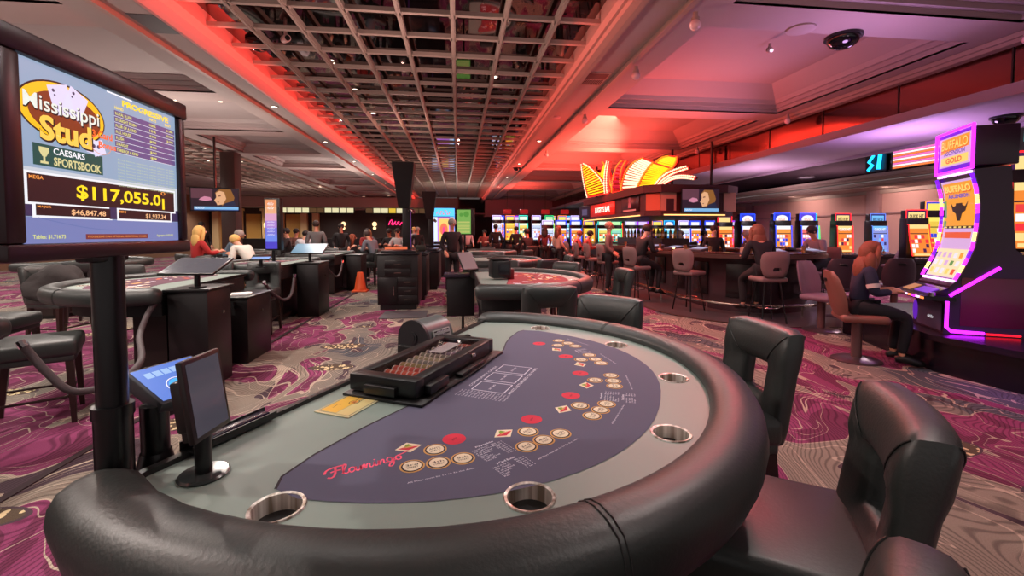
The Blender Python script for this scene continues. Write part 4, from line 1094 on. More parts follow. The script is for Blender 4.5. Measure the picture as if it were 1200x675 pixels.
# ================================================================ SLOT MACHINES
CABD = mat('slot_cabinet_dark', (.09, .07, .10), .3)
PALS = {
 'blue': ((.12, .28, 1.), (.95, .95, .98), (.98, .62, .25), (.15, .22, .80)),
 'blue2': ((.18, .30, 1.), (.96, .96, .98), (.96, .45, .40), (.35, .25, .85)),
 'red': ((1., .12, .15), (.98, .85, .55), (.98, .55, .20), (.25, .08, .30)),
 'dark': ((.30, .42, .75), (.45, .75, 1.), (.55, .60, .90), (.14, .10, .40)),
 'yellow': ((1., .55, .12), (.98, .90, .40), (.95, .80, .30), (.20, .25, .85)),
 'green': ((.10, .85, .45), (.75, .98, .70), (.60, .90, .80), (.10, .40, .45)),
 'purple': ((.70, .20, 1.), (.90, .80, 1.), (.85, .65, .95), (.40, .15, .70)),
 'white': ((.80, .75, 1.), (.98, .97, .95), (.80, .88, .98), (.65, .55, .85)),
 'cyan': ((.15, .75, 1.), (.85, .97, 1.), (.45, .85, .95), (.10, .45, .80)),
 'teal': ((.2, .9, .8), (.9, 1., .9), (.98, .9, .45), (.1, .5, .5))}
def slot_mats(k):
    p = PALS[k]
    return {'trim': emis('slot_trim_'+k, p[0], 2.2), 'top': emis('slot_top_'+k, p[1], 1.1), 'reel': emis('slot_reel_'+k, p[2], 1.), 'bg': emis('slot_bg_'+k, p[3], 1.1)}
def make_slot(label, loc, rz, k='blue', words=('', ''), oval=True, group='slot machines along the right wall', top_h=.34, curved=False):
    """front faces local -y; footprint .62 x .6; 2.05 m tall"""
    m = slot_mats(k); t = thing('slot_machine', label, 'slot machine', loc, rz, group)
    b = B()
    b.box((0, .05, .34), (.60, .52, .68), bev=.02); b.box((0, -.02, .74), (.62, .66, .12), bev=.025); b.box((0, .12, 1.30), (.56, .24, 1.06), bev=.02)
    b.box((0, .14, 2.05-top_h/2-.02), (.54, .16, top_h+.02), bev=.015)
    b.done('cabinet', CABD, t)
    # main screen, slightly leaning back
    n = 8; pts = []
    for i in range(n+1):
        f = i/n; z = .86+f*(1.665-.86); y = -.07+.05*f+(.10*(1-f)**2*-1 if curved else 0)
        pts.append((y, z))
    b = B()
    for i in range(n):
        (ya, za), (yb, zb) = pts[i], pts[i+1]
        b.m(m['reel'] if i < n-1 else m['top']); b.poly([(-.235, ya, za), (.235, ya, za), (.235, yb, zb), (-.235, yb, zb)])
    def P(x, f, off=.003):
        i = min(int(f*n), n-1); g = f*n-i
        y = pts[i][0]+(pts[i+1][0]-pts[i][0])*g; z = pts[i][1]+(pts[i+1][1]-pts[i][1])*g
        return (x, y-off, z)
    def Q(x0, x1, f0, f1, off=.003):
        b.poly([P(x0, f0, off), P(x1, f0, off), P(x1, f1, off), P(x0, f1, off)])
    random.seed(hash(label) % 999 if False else len(label)*7+ord(k[0]))
    for c in range(5):
        for r in range(4):
            b.m(random.choice([m['top'], m['trim'], m['reel'], m['bg'], WH, emis('slot_sym_orange', (1., .55, .2), 1.), emis('slot_sym_red', (.95, .25, .25), 1.)]))
            Q(-.22+c*.089, -.145+c*.089, .12+r*.145, .235+r*.145)
    b.m(emis('slot_strip_dark', (.12, .06, .2), .5)); Q(-.235, .235, .70, .725); b.m(m['top']); Q(-.2, .2, .02, .08)
    if words[1]:
        b.at(frame(P(0, .86, .006), (1, 0, 0), (0, .12, 1))); b.m(WH).text(words[1], 0, 0, .38, .10, 0, bold=.03); b.at(Matrix.Identity(4))
    b.done('screen', None, t, sharp=None, fixn=False)
    # topper
    b = B().at(frame((0, .055, 2.05-top_h-.01), (1, 0, 0), (0, 0, 1)))
    b.m(m['bg']).rect(-.245, 0, .245, top_h)
    if oval: b.m(WH).disc((0, top_h/2, .002), .20, 24, top_h*.36); b.m(emis('slot_sym_orange', (1., .55, .2), 1.)).scrib(0, top_h/2, .22, .08, .004)
    else:
        b.m(m['top']).rect(-.21, .05, .21, top_h-.05, .002)
        if words[0]: b.m(emis('slot_ink', (.12, .05, .15), .4)).text(words[0], 0, top_h/2, .36, .12, .004, bold=.03)
    b.done('topper_screen', None, t, sharp=None, fixn=False)
    # glowing edge
    b = B()
    for s_ in (-1, 1): b.tube([(s_*.262, p[0]-.012, p[1]) for p in pts]+[(s_*.262, .05, 1.68), (s_*.262, .05, 2.04)], .012, 6)
    b.tube([(-.262, .05, 2.045), (.262, .05, 2.045)], .012, 6); b.tube([(-.262, .03, 1.66), (.262, .03, 1.66)], .010, 6)
    b.done('edge_light', m['trim'], t)
    b = B(); b.box((0, -.24, .805), (.44, .10, .02), rot=(R(12), 0, 0), bev=.005)
    for c in range(4): b.cyl((-.15+c*.1, -.25, .81), (-.15+c*.1, -.25, .83), .022, n=12)
    b.done('button_deck', mat('deck_chrome', (.55, .55, .62), .25, .7), t)
    return t
def swap_slot(src_k, dst_k):
    a, c = slot_mats(src_k), slot_mats(dst_k); return {a[i].name: c[i] for i in a}
GS = 'slot machines along the right wall'
YR = 12.35
make_slot('blue-edged slot machine with white oval topper, leftmost of the right wall row', (9.75, YR, 0), 0, 'blue', ('', ''), True)
make_slot('violet-blue slot machine with white oval topper behind the leaning grey person', (10.6, YR, 0), 0, 'blue2', ('', ''), True)
make_slot('dark slot machine turned sideways with green glow between two front-facing ones', (11.22, YR+.45, 0), R(65), 'green', ('', ''), False)
make_slot('red-edged slot machine with orange QUICK HIT screen', (11.8, YR, 0), 0, 'red', ('WILD RUBY', 'QUICK HIT'), False)
make_slot('dark slot machine with a wide blue topper and QUICK HIT screen', (13.0, YR, 0), 0, 'dark', ('WILD ROSE', 'QUICK HIT'), False)
make_slot('curved red-edged slot machine in front of a yellow one at the end of the row', (11.75, 10.1, 0), R(-8), 'red', ('QUICK HIT', ''), False, curved=True)
make_slot('yellow-lit slot machine behind the curved red-edged one', (12.55, 10.3, 0), R(-10), 'yellow', ('', ''), False, curved=True).scale = (1, 1, 1.12)
make_slot('blue slot machine half hidden behind the long-haired person at the bar', (9.05, YR+.6, 0), R(5), 'blue', ('', ''), True)
make_slot('slot machine with yellow frame and blue topper right of the bar canopy', (9.95, 14.4, 0), R(0), 'yellow', ('', ''), False)
make_slot('slot machine with pink-red frame and yellow screen at the canopy corner', (9.2, 14.4, 0), R(0), 'red', ('', ''), False)
base = {k: make_slot('x', (0, -30, 0), 0, k, ('', ''), o) for k, o in (('blue', False), ('yellow', False), ('green', False), ('purple', False), ('white', False), ('cyan', True), ('teal', False), ('red', False))}
used = set()
def place_slot(k, loc, rz, label, group, sc=1.):
    if k not in used:
        r = base[k]; used.add(k); r.location = loc; r.rotation_euler = (0, 0, rz); r['label'] = label; r['group'] = group; r.scale = (1, 1, sc); return r
    return dup(base[k], loc, rz, label, group, scale=(1, 1, sc))
cname = {'blue': 'blue', 'yellow': 'yellow', 'green': 'green', 'purple': 'purple', 'white': 'white', 'cyan': 'cyan', 'teal': 'teal', 'red': 'red'}
seq = ['white', 'blue', 'blue', 'yellow', 'teal', 'green', 'white', 'purple', 'yellow', 'cyan', 'white', 'blue', 'blue', 'red', 'purple']
ords = ['first', 'second', 'third', 'fourth', 'fifth', 'sixth', 'seventh', 'eighth', 'ninth', 'tenth', 'eleventh', 'twelfth', 'thirteenth', 'fourteenth', 'fifteenth', 'sixteenth', 'seventeenth', 'eighteenth']
for i, k in enumerate(seq):
    place_slot(k, (4.2+i*.68, 20.6+.15*(i % 2), 0), 0, '%s-lit slot machine seen over the bar counter, %s from the left of its row' % (cname[k], ords[i]), 'row of slot machines beyond the bar', 1.0)
seq = ['white', 'yellow', 'teal', 'white', 'green', 'yellow', 'white', 'red', 'cyan', 'purple']
for i, k in enumerate(seq):
    place_slot(k, (2.3+i*.80, 26.5, 0), 0, '%s-lit slot machine in the far hall behind the red tables, %s from the left' % (cname[k], ords[i]), 'row of slot machines in the far hall', 1.22)
seq = ['blue', 'purple', 'red', 'yellow', 'cyan', 'green', 'white', 'red']
for i, k in enumerate(seq):
    place_slot(k, (3.0+i*1.25, 31.5, 0), 0, 'distant %s slot machine at the very back, %s from the left' % (cname[k], ords[i]), 'slot machines at the very back', 1.3)
# red banners over the far slots
for i, x in enumerate((2.9, 3.9, 5.2, 6.4, 8.2)):
    t = thing('hanging_banner', 'small red banner over the far slot machines, %s from the left' % ords[i], 'banner', (x, 26.3, 2.72), 0, 'red banners over the far slots')
    b = B(); b.box((0, 0, 0), (.5, .06, .26), bev=.02); b.done('panel', emis('banner_red', (.75, .12, .12), .7), t); b = B(); b.cyl((0, 0, .13), (0, 0, 1.2), .012, n=6); b.done('rod', BLACKM, t)
# bright totem at the end of the aisle
t = thing('slot_totem', 'tall bright totem with cyan top and pink screen at the aisle end', 'totem', (-.95, 30.2, 0), 0)
b = B(); b.box((0, 0, 1.55), (1.42, .5, 3.1), bev=.02); b.done('housing', CABD, t)
b = B().at(frame((0, -.252, 0), (1, 0, 0), (0, 0, 1)))
b.m(emis('tot_cyan', (.35, .80, 1.), 1.3)).rect(-.68, 2.55, .68, 3.1); b.m(emis('tot_pink', (1., .55, .55), 1.)).scrib(0, 2.82, .95, .30, .003)
b.m(emis('tot_white', (.85, .92, 1.), 1.3)).rect(-.68, .5, -.42, 2.5); b.rect(.42, .5, .68, 2.5)
b.m(emis('tot_lilac', (.80, .50, .95), 1.1)).rect(-.42, .5, .42, 2.5); b.m(emis('tot_yellow', (1., .82, .45), 1.1)).rect(-.34, .9, .34, 2.4, .002)
b.m(emis('tot_orange', (1., .5, .35), 1.)).disc((0, 1.7, .004), .26, 18, .4); b.m(emis('tot_pink2', (1., .3, .6), 1.)).poly([(-.1, 1.3, .006), (.12, 1.35, .006), (.05, 1.9, .006), (-.08, 1.8, .006)])
b.done('screen', None, t, sharp=None, fixn=False)
b = B(); b.tube([(-.70, -.26, .4), (-.70, -.26, 3.08), (.70, -.26, 3.08), (.70, -.26, .4)], .025, 6); b.done('edge_light', emis('tot_edge', (.3, .6, 1.), 2.), t)

# ---------------------------------------------------------------- the big curved machine at right
fx, fy = .47, .883                      # along the front, away from the camera
t = thing('curved_slot_machine', 'tall curved slot machine with purple neon edges and BUFFALO screens at right', 'slot machine', (5.05, 4.02, 0), math.atan2(-fy, -fx))
Wd = .66                                # near corner at x=0, far corner at x=-Wd, local +y is depth
prof = [(.07, .96), (.12, 1.08), (.165, 1.19), (.200, 1.31), (.218, 1.46), (.227, 1.60), (.225, 1.75), (.21, 1.90), (.17, 2.06)]
side = [(-.02, .40), (.0, .72), (.02, .90)]+[(y+.012, z) for y, z in prof]+[(.18, 2.10), (.46, 2.12), (.50, 1.5), (.52, 1.28), (.80, 1.02), (.86, .40)]
b = B(); A_ = [b.V((0, y, z)) for y, z in side]; C_ = [b.V((-Wd, y, z)) for y, z in side]
b.loft([A_, C_]); b.done('cabinet', mat('slot_side_dark', (.17, .08, .17), .3), t, sharp=30)
b = B(); n_ = len(prof)-1
def at_(f):
    i = min(int(f*n_), n_-1); g = f*n_-i
    return prof[i][0]+(prof[i+1][0]-prof[i][0])*g, prof[i][1]+(prof[i+1][1]-prof[i][1])*g
def Qs(m_, x0, x1, f0, f1, off=.0):
    k = max(1, int((f1-f0)*n_*1.5)); b.m(m_)
    for j in range(k):
        (ya, za), (yb, zb) = at_(f0+(f1-f0)*j/k), at_(f0+(f1-f0)*(j+1)/k)
        b.poly([(x0, ya-off, za), (x1, ya-off, za), (x1, yb-off, zb), (x0, yb-off, zb)])
BO = emis('bf_orange', (.98, .62, .18), 1.); BY = emis('bf_yellow', (.98, .85, .45), 1.); BP = emis('bf_lilac', (.88, .70, .90), .95); BR = emis('bf_red', (.93, .36, .22), 1.); BW = emis('bf_white', (.93, .92, .97), 1.); BD = emis('bf_dark', (.15, .08, .10), .5); BG = emis('bf_green', (.35, .62, .35), .9); BC = emis('bf_cream', (.98, .90, .72), 1.)
xa, xb = -Wd+.03, -.04; xm = (xa+xb)/2; xw = xb-xa
Qs(BP, xa, xb, 0.01, .97, .001); Qs(BO, xa+.02, xb-.02, .56, .95, .003); Qs(BG, xa, xa+.05, .55, .80, .004); Qs(BD, xa+.02, xb-.02, .535, .56, .003)
Qs(BC, xa+.02, xb-.02, .02, .34, .003); Qs(BP, xa+.03, xb-.03, .36, .5, .003); Qs(BR, xa+.05, xb-.05, .42, .50, .004)
random.seed(5)
for c in range(5):
    for r in range(3): Qs(random.choice([BG, BO, BW, BR, BY, BP, BW]), xa+.04+c*.105, xa+.10+c*.105, .05+r*.095, .11+r*.095, .006)
for k in range(6): Qs(BY, xa+.03+k*.09, xa+.08+k*.09, .54, .555, .006)
def txt(m_, s_, f, w, h, off=.008):
    y, z = at_(f); y2, z2 = at_(min(1, f+.05)); b.at(frame((xm, y-off, z), (1, 0, 0), (0, y2-y, z2-z))); b.m(m_).text(s_, 0, 0, w, h, 0, bold=.05); b.at(Matrix.Identity(4))
txt(BR, 'BUFFALO', .895, .50, .085, .007); txt(BY, 'BUFFALO', .90, .48, .075, .010); txt(emis('bf_blue', (.45, .35, .75), .9), 'ASCENSION', .835, .40, .045)
for sx in (-1, 1):                    # horned head emblem
    b.m(BD).poly([(xm+sx*.02, at_(.70)[0]-.009, at_(.66)[1]), (xm+sx*.12, at_(.70)[0]-.009, at_(.70)[1]), (xm+sx*.17, at_(.76)[0]-.009, at_(.79)[1]), (xm+sx*.11, at_(.75)[0]-.009, at_(.74)[1]), (xm+sx*.02, at_(.74)[0]-.009, at_(.76)[1])])
b.poly([(xm-.07, at_(.66)[0]-.010, at_(.70)[1]), (xm-.03, at_(.62)[0]-.010, at_(.61)[1]), (xm+.03, at_(.62)[0]-.010, at_(.61)[1]), (xm+.07, at_(.66)[0]-.010, at_(.70)[1]), (xm+.06, at_(.74)[0]-.010, at_(.77)[1]), (xm-.06, at_(.74)[0]-.010, at_(.77)[1])])
b.done('main_screen', None, t, sharp=None, fixn=False)
NEOP = emis('neon_purple', (.80, .12, 1.), 4.5); NEOV = emis('neon_violet', (.42, .05, 1.), 2.2); LEDY = emis('led_yellow', (1., .9, .5), 2.2); LEDW = emis('led_pinkwhite', (1., .72, .98), 2.4)
b = B()
for xx in (.006, -Wd-.006):
    for k in range(24):
        y, z = at_(k/24); y2, z2 = at_((k+.94)/24); b.m((NEOP, LEDY, NEOP, NEOV)[(k//2) % 4]); b.tube([(xx-.012, y-.012, z), (xx-.012, y2-.012, z2)], .016, 6)
for k in range(7):
    x = -Wd+.05+k*.093
    for f in (0, 1): y, z = at_(f); b.m(LEDW).box((x, y-.01, z+(-.012 if f == 0 else .02)), (.06, .03, .026), bev=.005)
b.done('led_edge', None, t, sharp=60)
# topper
b = B(); b.box((-Wd/2+.0, .34, 2.335), (Wd+.02, .34, .40), bev=.012); b.done('topper_box', mat('slot_side_dark', (.17, .08, .17), .3), t)
b = B().at(frame((-Wd-.01, .165, 2.13), (1, 0, 0), (0, 0, 1))); w2 = Wd+.02
b.m(emis('tp_frame', (.35, .05, .75), 1.4)).rect(0, 0, w2, .41, .001); b.m(BP).rect(.03, .05, w2-.06, .375, .003); b.m(BO).poly([(.05, .20, .004), (w2-.09, .23, .004), (w2-.08, .36, .004), (.07, .36, .004)]); b.m(BY).rect(.06, .07, w2-.10, .16, .004)
b.m(BR).text('BUFFALO', w2/2-.015, .285, .52, .115, .006, bold=.06); b.m(BY).text('BUFFALO', w2/2-.015, .289, .50, .10, .008, bold=.02); b.m(emis('bf_blue', (.45, .35, .75), .9)).text('ASCENSION', w2/2-.015, .20, .40, .05, .006, bold=.03); b.m(BR).text('GOLD', w2/2-.02, .115, .3, .06, .006, bold=.03)
b.done('topper_screen', None, t, sharp=None, fixn=False)
b = B(); zz0, zz1 = 2.115, 2.555
b.tube([(-Wd-.02, .15, zz0), (.015, .15, zz0), (.015, .15, zz1), (-Wd-.02, .15, zz1), (-Wd-.02, .15, zz0)], .016, 6); b.done('topper_neon', NEOP, t)
# deck
b = B(); b.prism([(-Wd-.03, -.20), (.03, -.20), (.06, .05), (-Wd-.06, .05)], .745, .79); b.poly([(-Wd, -.18, .793), (0, -.18, .793), (0, .06, .90), (-Wd, .06, .90)]); b.done('deck', mat('deck_dark', (.10, .08, .13), .2), t)
b = B()
for k in range(8): b.m((LEDW, emis('led_orange', (1., .55, .3), 1.6), NEOP)[k % 3]); b.box((-Wd+.01+k*.092, -.205, .768), (.07, .012, .022), bev=.004)
b.m(emis('deck_art', (.85, .55, .35), .8)).box((-.52, -.09, .835), (.16, .12, .012), rot=(R(24), 0, 0)); b.m(emis('deck_violet', (.55, .25, .85), .9)).box((-.2, -.09, .835), (.3, .10, .012), rot=(R(24), 0, 0))
b.done('button_panel', None, t)
b = B(); b.cyl((.035, -.14, .79), (.035, -.14, .83), .03, n=14); b.done('spin_button', CHROME, t)
# pillar art and side neon
b = B().at(frame((-Wd/2, -.025, .56), (1, 0, 0), (0, 0, 1))); b.m(mat('pillar_grey', (.32, .30, .42), .35)).rect(-.22, -.14, .30, .15); b.m(WH).scrib(.08, -.02, .12, .03, .001); b.m(emis('pillar_violet', (.45, .15, .8), .7)).disc((-.26, 0, .002), .06, 14, .12)
b.done('lower_panel', None, t, sharp=None, fixn=False)
b = B(); b.tube([(.012, .02, .80), (.012, .40, 1.10)], .016, 8); b.tube([(.012, .0, .765), (.012, .0, .47), (.012, .04, .43), (.012, .30, .425)], .016, 8); b.done('side_neon', NEOP, t)
b = B(); b.tube([(.012, .32, .42), (.012, .58, .42)], .010, 8); b.done('red_neon', emis('neon_red', (1., .08, .15), 2.5), t)
b = B(); b.box((.004, .42, .74), (.006, .62, .50), bev=.002); b.done('side_panel', mat('maroon_gloss', (.30, .09, .16), .22), t)
# plinth of the pod
b = B(); pl = [(5.50, 5.9), (5.12, 4.75), (4.84, 4.0), (4.93, 3.3), (5.5, 2.5), (7.6, 2.5), (7.6, 5.9)]
cxp, cyp = 6.2, 4.2
b.prism(pl, .34, .40); b.prism([(cxp+(x-cxp)*.93, cyp+(y-cyp)*.93) for x, y in pl], 0, .34)
o = b.done('machine_plinth', mat('plinth_black', (.08, .05, .09), .25)); tag(o, 'raised black plinth carrying the curved slot machine', 'plinth')
s2 = place_slot('red', (6.95, 4.55, .40), R(-37), 'orange-edged slot machine cut off by the right frame edge', 'machines of the curved pod')
# ================================================================ THE BAR
def outline_band(b, o1, o2, z0, z1):
    p, q = bar_outline(o1), bar_outline(o2); n = len(p)
    a = [b.V((*x, z0)) for x in p]; c = [b.V((*x, z1)) for x in p]; d = [b.V((*x, z1)) for x in q]; e = [b.V((*x, z0)) for x in q]
    for i in range(n):
        j = (i+1) % n; b.F([a[i], a[j], c[j], c[i]]); b.F([c[i], c[j], d[j], d[i]]); b.F([d[i], d[j], e[j], e[i]]); b.F([e[i], e[j], a[j], a[i]])
t = thing('bar_counter', 'long rounded bar counter with dark panelled front and metal foot rail', 'bar', (0, 0, 0))
b = B(); outline_band(b, .0, -.62, 1.03, 1.085); b.done('countertop', mat('bar_top', (.26, .16, .14), .22), t, sharp=40)
b = B(); outline_band(b, .03, -.01, .995, 1.06); b.done('edge_trim', mat('bar_edge', (.30, .22, .20), .3), t, sharp=40)
b = B(); outline_band(b, -.30, -.40, .0, 1.03); b.done('front_panelling', mat('bar_front', (.23, .15, .17), .45), t, sharp=40)
po = bar_outline(-.285, 14)
seg = [bar_outline(-.285)[i] for i in range(len(po))]
def along(pts, s_):
    L_ = 0
    n = len(pts)
    for i in range(n):
        p, q = Vector(pts[i]), Vector(pts[(i+1) % n]); l = (q-p).length
        if L_+l >= s_: return p+(q-p)*((s_-L_)/l), (q-p).normalized()
        L_ += l
    return Vector(pts[0]), Vector((1, 0))
per = sum((Vector(seg[(i+1) % len(seg)])-Vector(seg[i])).length for i in range(len(seg)))
for k in range(26):
    p, d = along(seg, per*k/26+.1)
    if p.y > 14 or p.x > 6.9 and p.y > 9: continue
    b = B(); b.at(frame((p.x, p.y, .58), (d.x, d.y, 0), (0, 0, 1))); b.box((0, 0, .0), (.50, .62, .03), bev=.008); b.m(mat('bar_panel_dark', (.09, .07, .08), .25)).box((0, .0, .012), (.42, .54, .02), bev=.005)
    b.done('panel', mat('bar_front2', (.20, .13, .15), .4), t)
b = B(); pr = bar_outline(.10, 14); b.tube([(x, y, .20) for x, y in pr]+[(*pr[0], .20)], .024, 8)
b.done('foot_rail', mat('rail_metal', (.72, .62, .58), .22, 1.), t)
for k in range(16):
    p, d = along(pr, sum((Vector(pr[(i+1) % len(pr)])-Vector(pr[i])).length for i in range(len(pr)))*k/16)
    b = B(); b.tube([(p.x, p.y, .0), (p.x, p.y, .19)], .015, 6); b.done('rail_bracket', STEEL, t)
# video poker tops set in the counter
for k, (x, y, r_) in enumerate(((6.35, 7.32, 0.35), (5.55, 7.28, -.1), (4.78, 8.35, -1.4), (4.80, 9.4, -1.5), (4.80, 10.4, -1.5), (6.72, 8.35, 1.5))):
    t = thing('counter_game', ['slanted game screen on the near rounded end of the bar', 'slanted game screen on the bar end beside the long-haired person', 'slanted game screen on the bar before the first stool of the long side', 'slanted game screen on the long side of the bar, next after the corner one', 'slanted game screen on the long side of the bar by the dark-clothed person', 'slanted game screen on the bar beside the leaning grey person'][k], 'game screen', (x, y, 1.086), r_, 'slanted game screens set along the bar')
    b = B(); b.box((0, 0, .035), (.42, .30, .05), rot=(R(10), 0, 0), bev=.01); b.done('housing', mat('game_grey', (.30, .28, .30), .3, .3), t)
    b = B().at(Matrix.Translation((0, 0, .063)) @ Matrix.Rotation(R(10), 4, 'X')); b.m(emis('game_scr', (.50, .48, .62), .8)).rect(-.18, -.12, .18, .12); b.m(emis('game_scr2', (.75, .75, .85), .9))
    for c in range(5): b.rect(-.165+c*.068, -.05, -.11+c*.068, .06, .001)
    b.done('screen', None, t, sharp=None, fixn=False)
# bottles and glasses on the counter and back bar
b = B(); b.box((5.9, 13.2, .55), (1.1, 3.6, 1.1)); b.box((5.9, 13.2, 1.20), (.8, 3.4, .2)); o = b.done('back_bar', mat('back_bar_dark', (.14, .09, .08), .4)); tag(o, 'dark back bar unit inside the rounded bar', 'back bar')
bcols = [('amber', (.70, .45, .15)), ('clear', (.75, .78, .76)), ('green', (.25, .40, .20)), ('yellow', (.85, .75, .35)), ('brown', (.30, .16, .08))]
protos = {}
for nm_, c in bcols:
    t = thing('bottle', 'x', 'bottle', (0, -30, 0)); b = B(); b.lathe([(0, 0), (.037, 0), (.04, .01), (.04, .17), (.034, .20), (.014, .235), (.013, .285), (0, .285)], n=14); b.done('glass_body', mat('bottle_'+nm_, c, .12), t)
    b = B(); b.cyl((0, 0, .285), (0, 0, .31), .015, n=10); b.done('cap', mat('cap_gold', (.7, .55, .3), .3, .8), t); b = B(); b.lathe([(.0405, .05), (.0408, .05), (.0408, .13), (.0405, .13)], n=14); b.done('paper_label', CREAMP, t)
    protos[nm_] = [t, False]
random.seed(12)
def bottle(nm_, loc, label):
    p = protos[nm_]
    if not p[1]: p[1] = True; p[0].location = loc; p[0]['label'] = label; p[0]['group'] = 'bottles on the back bar'; return
    dup(p[0], loc, 0, label, 'bottles on the back bar')
for k in range(22):
    nm_ = bcols[k % 5][0] if k > 4 else bcols[k][0]
    row = k % 2; i = k//2
    bottle(nm_, (5.65+row*.5, 11.75+i*.28, 1.301), '%s bottle in the %s line of the back bar, %s from the near end' % (nm_, ('aisle-side', 'wall-side')[row], ords[i]))
t = thing('drinking_glass', 'x', 'glass', (0, -30, 0)); b = B(); b.lathe([(0, .0), (.03, 0), (.036, .14), (.034, .14), (.028, .01), (0, .01)], n=16); b.done('tumbler', gm, t); b = B(); b.lathe([(0, .012), (.028, .012), (.033, .11), (0, .11)], n=14); b.done('drink', mat('drink_amber', (.80, .62, .40), .2), t)
gl0 = t
gls = [((6.05, 7.15), 'tumbler with amber drink at the near rounded end of the bar'), ((5.9, 7.45), 'second tumbler just behind the front one on the bar end'), ((5.25, 7.45), 'tumbler near the long-haired person on the bar'), ((4.8, 8.0), 'tumbler on the bar corner before the first stool'), ((4.75, 8.85), 'tumbler on the long side of the bar between two game screens'), ((4.72, 9.95), 'tumbler on the long side by the dark-clothed person'), ((4.75, 11.0), 'tumbler past the dark-clothed person on the bar'), ((4.75, 12.2), 'tumbler far along the bar before the orange-lit people'), ((4.72, 13.4), 'farthest tumbler on the long side of the bar')]
gl0.location = (*gls[0][0], 1.086); gl0['label'] = gls[0][1]; gl0['group'] = 'drinks on the bar'
for (x, y), l_ in gls[1:]: dup(gl0, (x, y, 1.086), 0, l_)
t = thing('table_candle', 'x', 'candle', (4.68, 9.2, 1.086)); t['label'] = 'small glowing candle on the bar edge by the second stool'
b = B(); b.lathe([(0, 0), (.035, 0), (.04, .06), (.036, .06), (.03, .01), (0, .01)], n=14); b.done('holder', gm, t); b = B(); b.ball((0, 0, .035), .024, 10); b.done('flame', emis('candle', (1., .8, .5), 8.), t)
for k, ((x, y), h, c, l_) in enumerate((((5.3, 9.0), .26, (.80, .78, .70), 'tall white bar caddy standing inside the bar'), ((5.75, 8.3), .30, (.62, .58, .50), 'beige dispenser inside the rounded end of the bar'), ((5.5, 10.2), .22, (.75, .60, .30), 'yellow bar mixer bottle rack inside the bar'))):
    t = thing('bar_caddy', l_, 'bar caddy', (x, y, .86), .2*k)
    b = B(); b.box((0, 0, h/2), (.16, .16, h), bev=.02); b.done('body', mat('caddy_%d' % k, c, .4), t); b = B(); b.cyl((0, 0, h), (0, 0, h+.08), .03, .02, 12); b.done('spout', STEEL, t)
b = B(); outline_band(b, -.65, -1.0, .0, .855); o = b.done('bartender_station', mat('station_steel', (.30, .28, .28), .35, .6)); tag(o, 'low steel work station ring inside the bar', 'work station')
# canopy -------------------------------------------------------------
cx0, cx1, cy0, cy1, cz0, cz1 = 4.92, 7.30, 11.0, 16.8, 1.90, 2.70
t = thing('bar_canopy', 'dark red bar canopy with sign panels and screens hung over the bar', 'canopy', (0, 0, 0))
CANO = mat('canopy_maroon', (.24, .09, .10), .45)
b = B(); b.prism([(cx0, cy0+.25), (cx0+.30, cy0), (cx1-.35, cy0), (cx1, cy0+.25), (cx1, cy1), (cx0, cy1)], cz0+.12, cz1-.20)
b.prism([(cx0-.10, cy0+.2), (cx0+.25, cy0-.12), (cx1-.3, cy0-.12), (cx1+.22, cy0+.25), (cx1+.1, cy1), (cx0-.10, cy1)], cz1-.20, cz1)
b.prism([(cx0-.06, cy0+.2), (cx0+.28, cy0-.06), (cx1-.33, cy0-.06), (cx1+.05, cy0+.2), (cx1+.05, cy1), (cx0-.06, cy1)], cz0, cz0+.13)
b.done('body', CANO, t, sharp=20)
b = B(); b.box(((cx0+cx1)/2, cy0-.085, cz0+.02), (cx1-cx0-.7, .02, .03)); b.box((cx0-.075, (cy0+cy1)/2+.2, cz0+.02), (.02, cy1-cy0-.5, .03)); b.done('under_light', emis('canopy_under', (1., .72, .42), 2.2), t)
for x, y in ((cx0+1.5, cy0+1.8), (cx1-.4, cy0+.5), (cx0+.3, cy1-.4), (cx1-.4, cy1-.4)):
    b = B(); b.cyl((x, y, cz1), (x, y, 3.95), .035, n=10); b.done('hanger_rod', BLACKM, t)
PANO = mat('orange_lit_panel', (.70, .36, .24), .6); PANB = mat('beige_panel', (.76, .62, .55), .7)  # orange light on the corner panel is put into its colour
b = B(); b.at(frame((cx0+.14, cy0+.11, cz0+.36), (.3, -.25, 0), (0, 0, 1))); b.box((0, 0, .01), (.36, .44, .02)); b.done('corner_panel', PANO, t)
b = B(); b.box((cx0+.50, cy0-.012, cz0+.36), (.42, .02, .48)); b.done('beige_panel', PANB, t)
b = B(); b.box((cx0+.54, cy0-.028, cz0+.28), (.20, .02, .32)); b.done('niche', mat('niche_dark', (.22, .10, .12), .5), t)
b = B(); b.box((cx1-.02, cy0+.10, cz0+.35), (.03, .03, .4)); b.box((cx1-.18, cy0-.012, cz0+.36), (.34, .02, .50)); b.done('beige_panel', PANB, t)
# sign panel on the aisle side
b = B().at(frame((cx0-.005, 14.9, cz0+.16), (0, -1, 0), (0, 0, 1)))
b.m(mat('sign_red', (.80, .20, .16), .5, emit=(.85, .16, .12), es=.55)).box((.0, .19, .01), (2.7, .42, .02)); b.m(emis('sign_letters', (1., .96, .88), 1.6)).text("BUGSY'S BAR", .15, .19, 1.55, .20, .022, bold=.03)
b.done('name_panel', None, t, sharp=None)
b = B().at(frame((cx0-.005, 12.3, cz0+.16), (0, -1, 0), (0, 0, 1)))
b.m(mat('poster_dark', (.20, .09, .12), .5)).box((.0, .20, .01), (1.3, .46, .02)); b.m(mat('poster_pale', (.62, .42, .48), .6)).disc((.0, .34, .022), .09, 14); b.poly([(-.12, .1, .022), (.12, .1, .022), (.07, .28, .022), (-.07, .28, .022)]); b.m(mat('poster_line', (.70, .62, .62), .6)).rect(-.5, .01, .45, .06, .022)
b.done('poster', None, t, sharp=None)
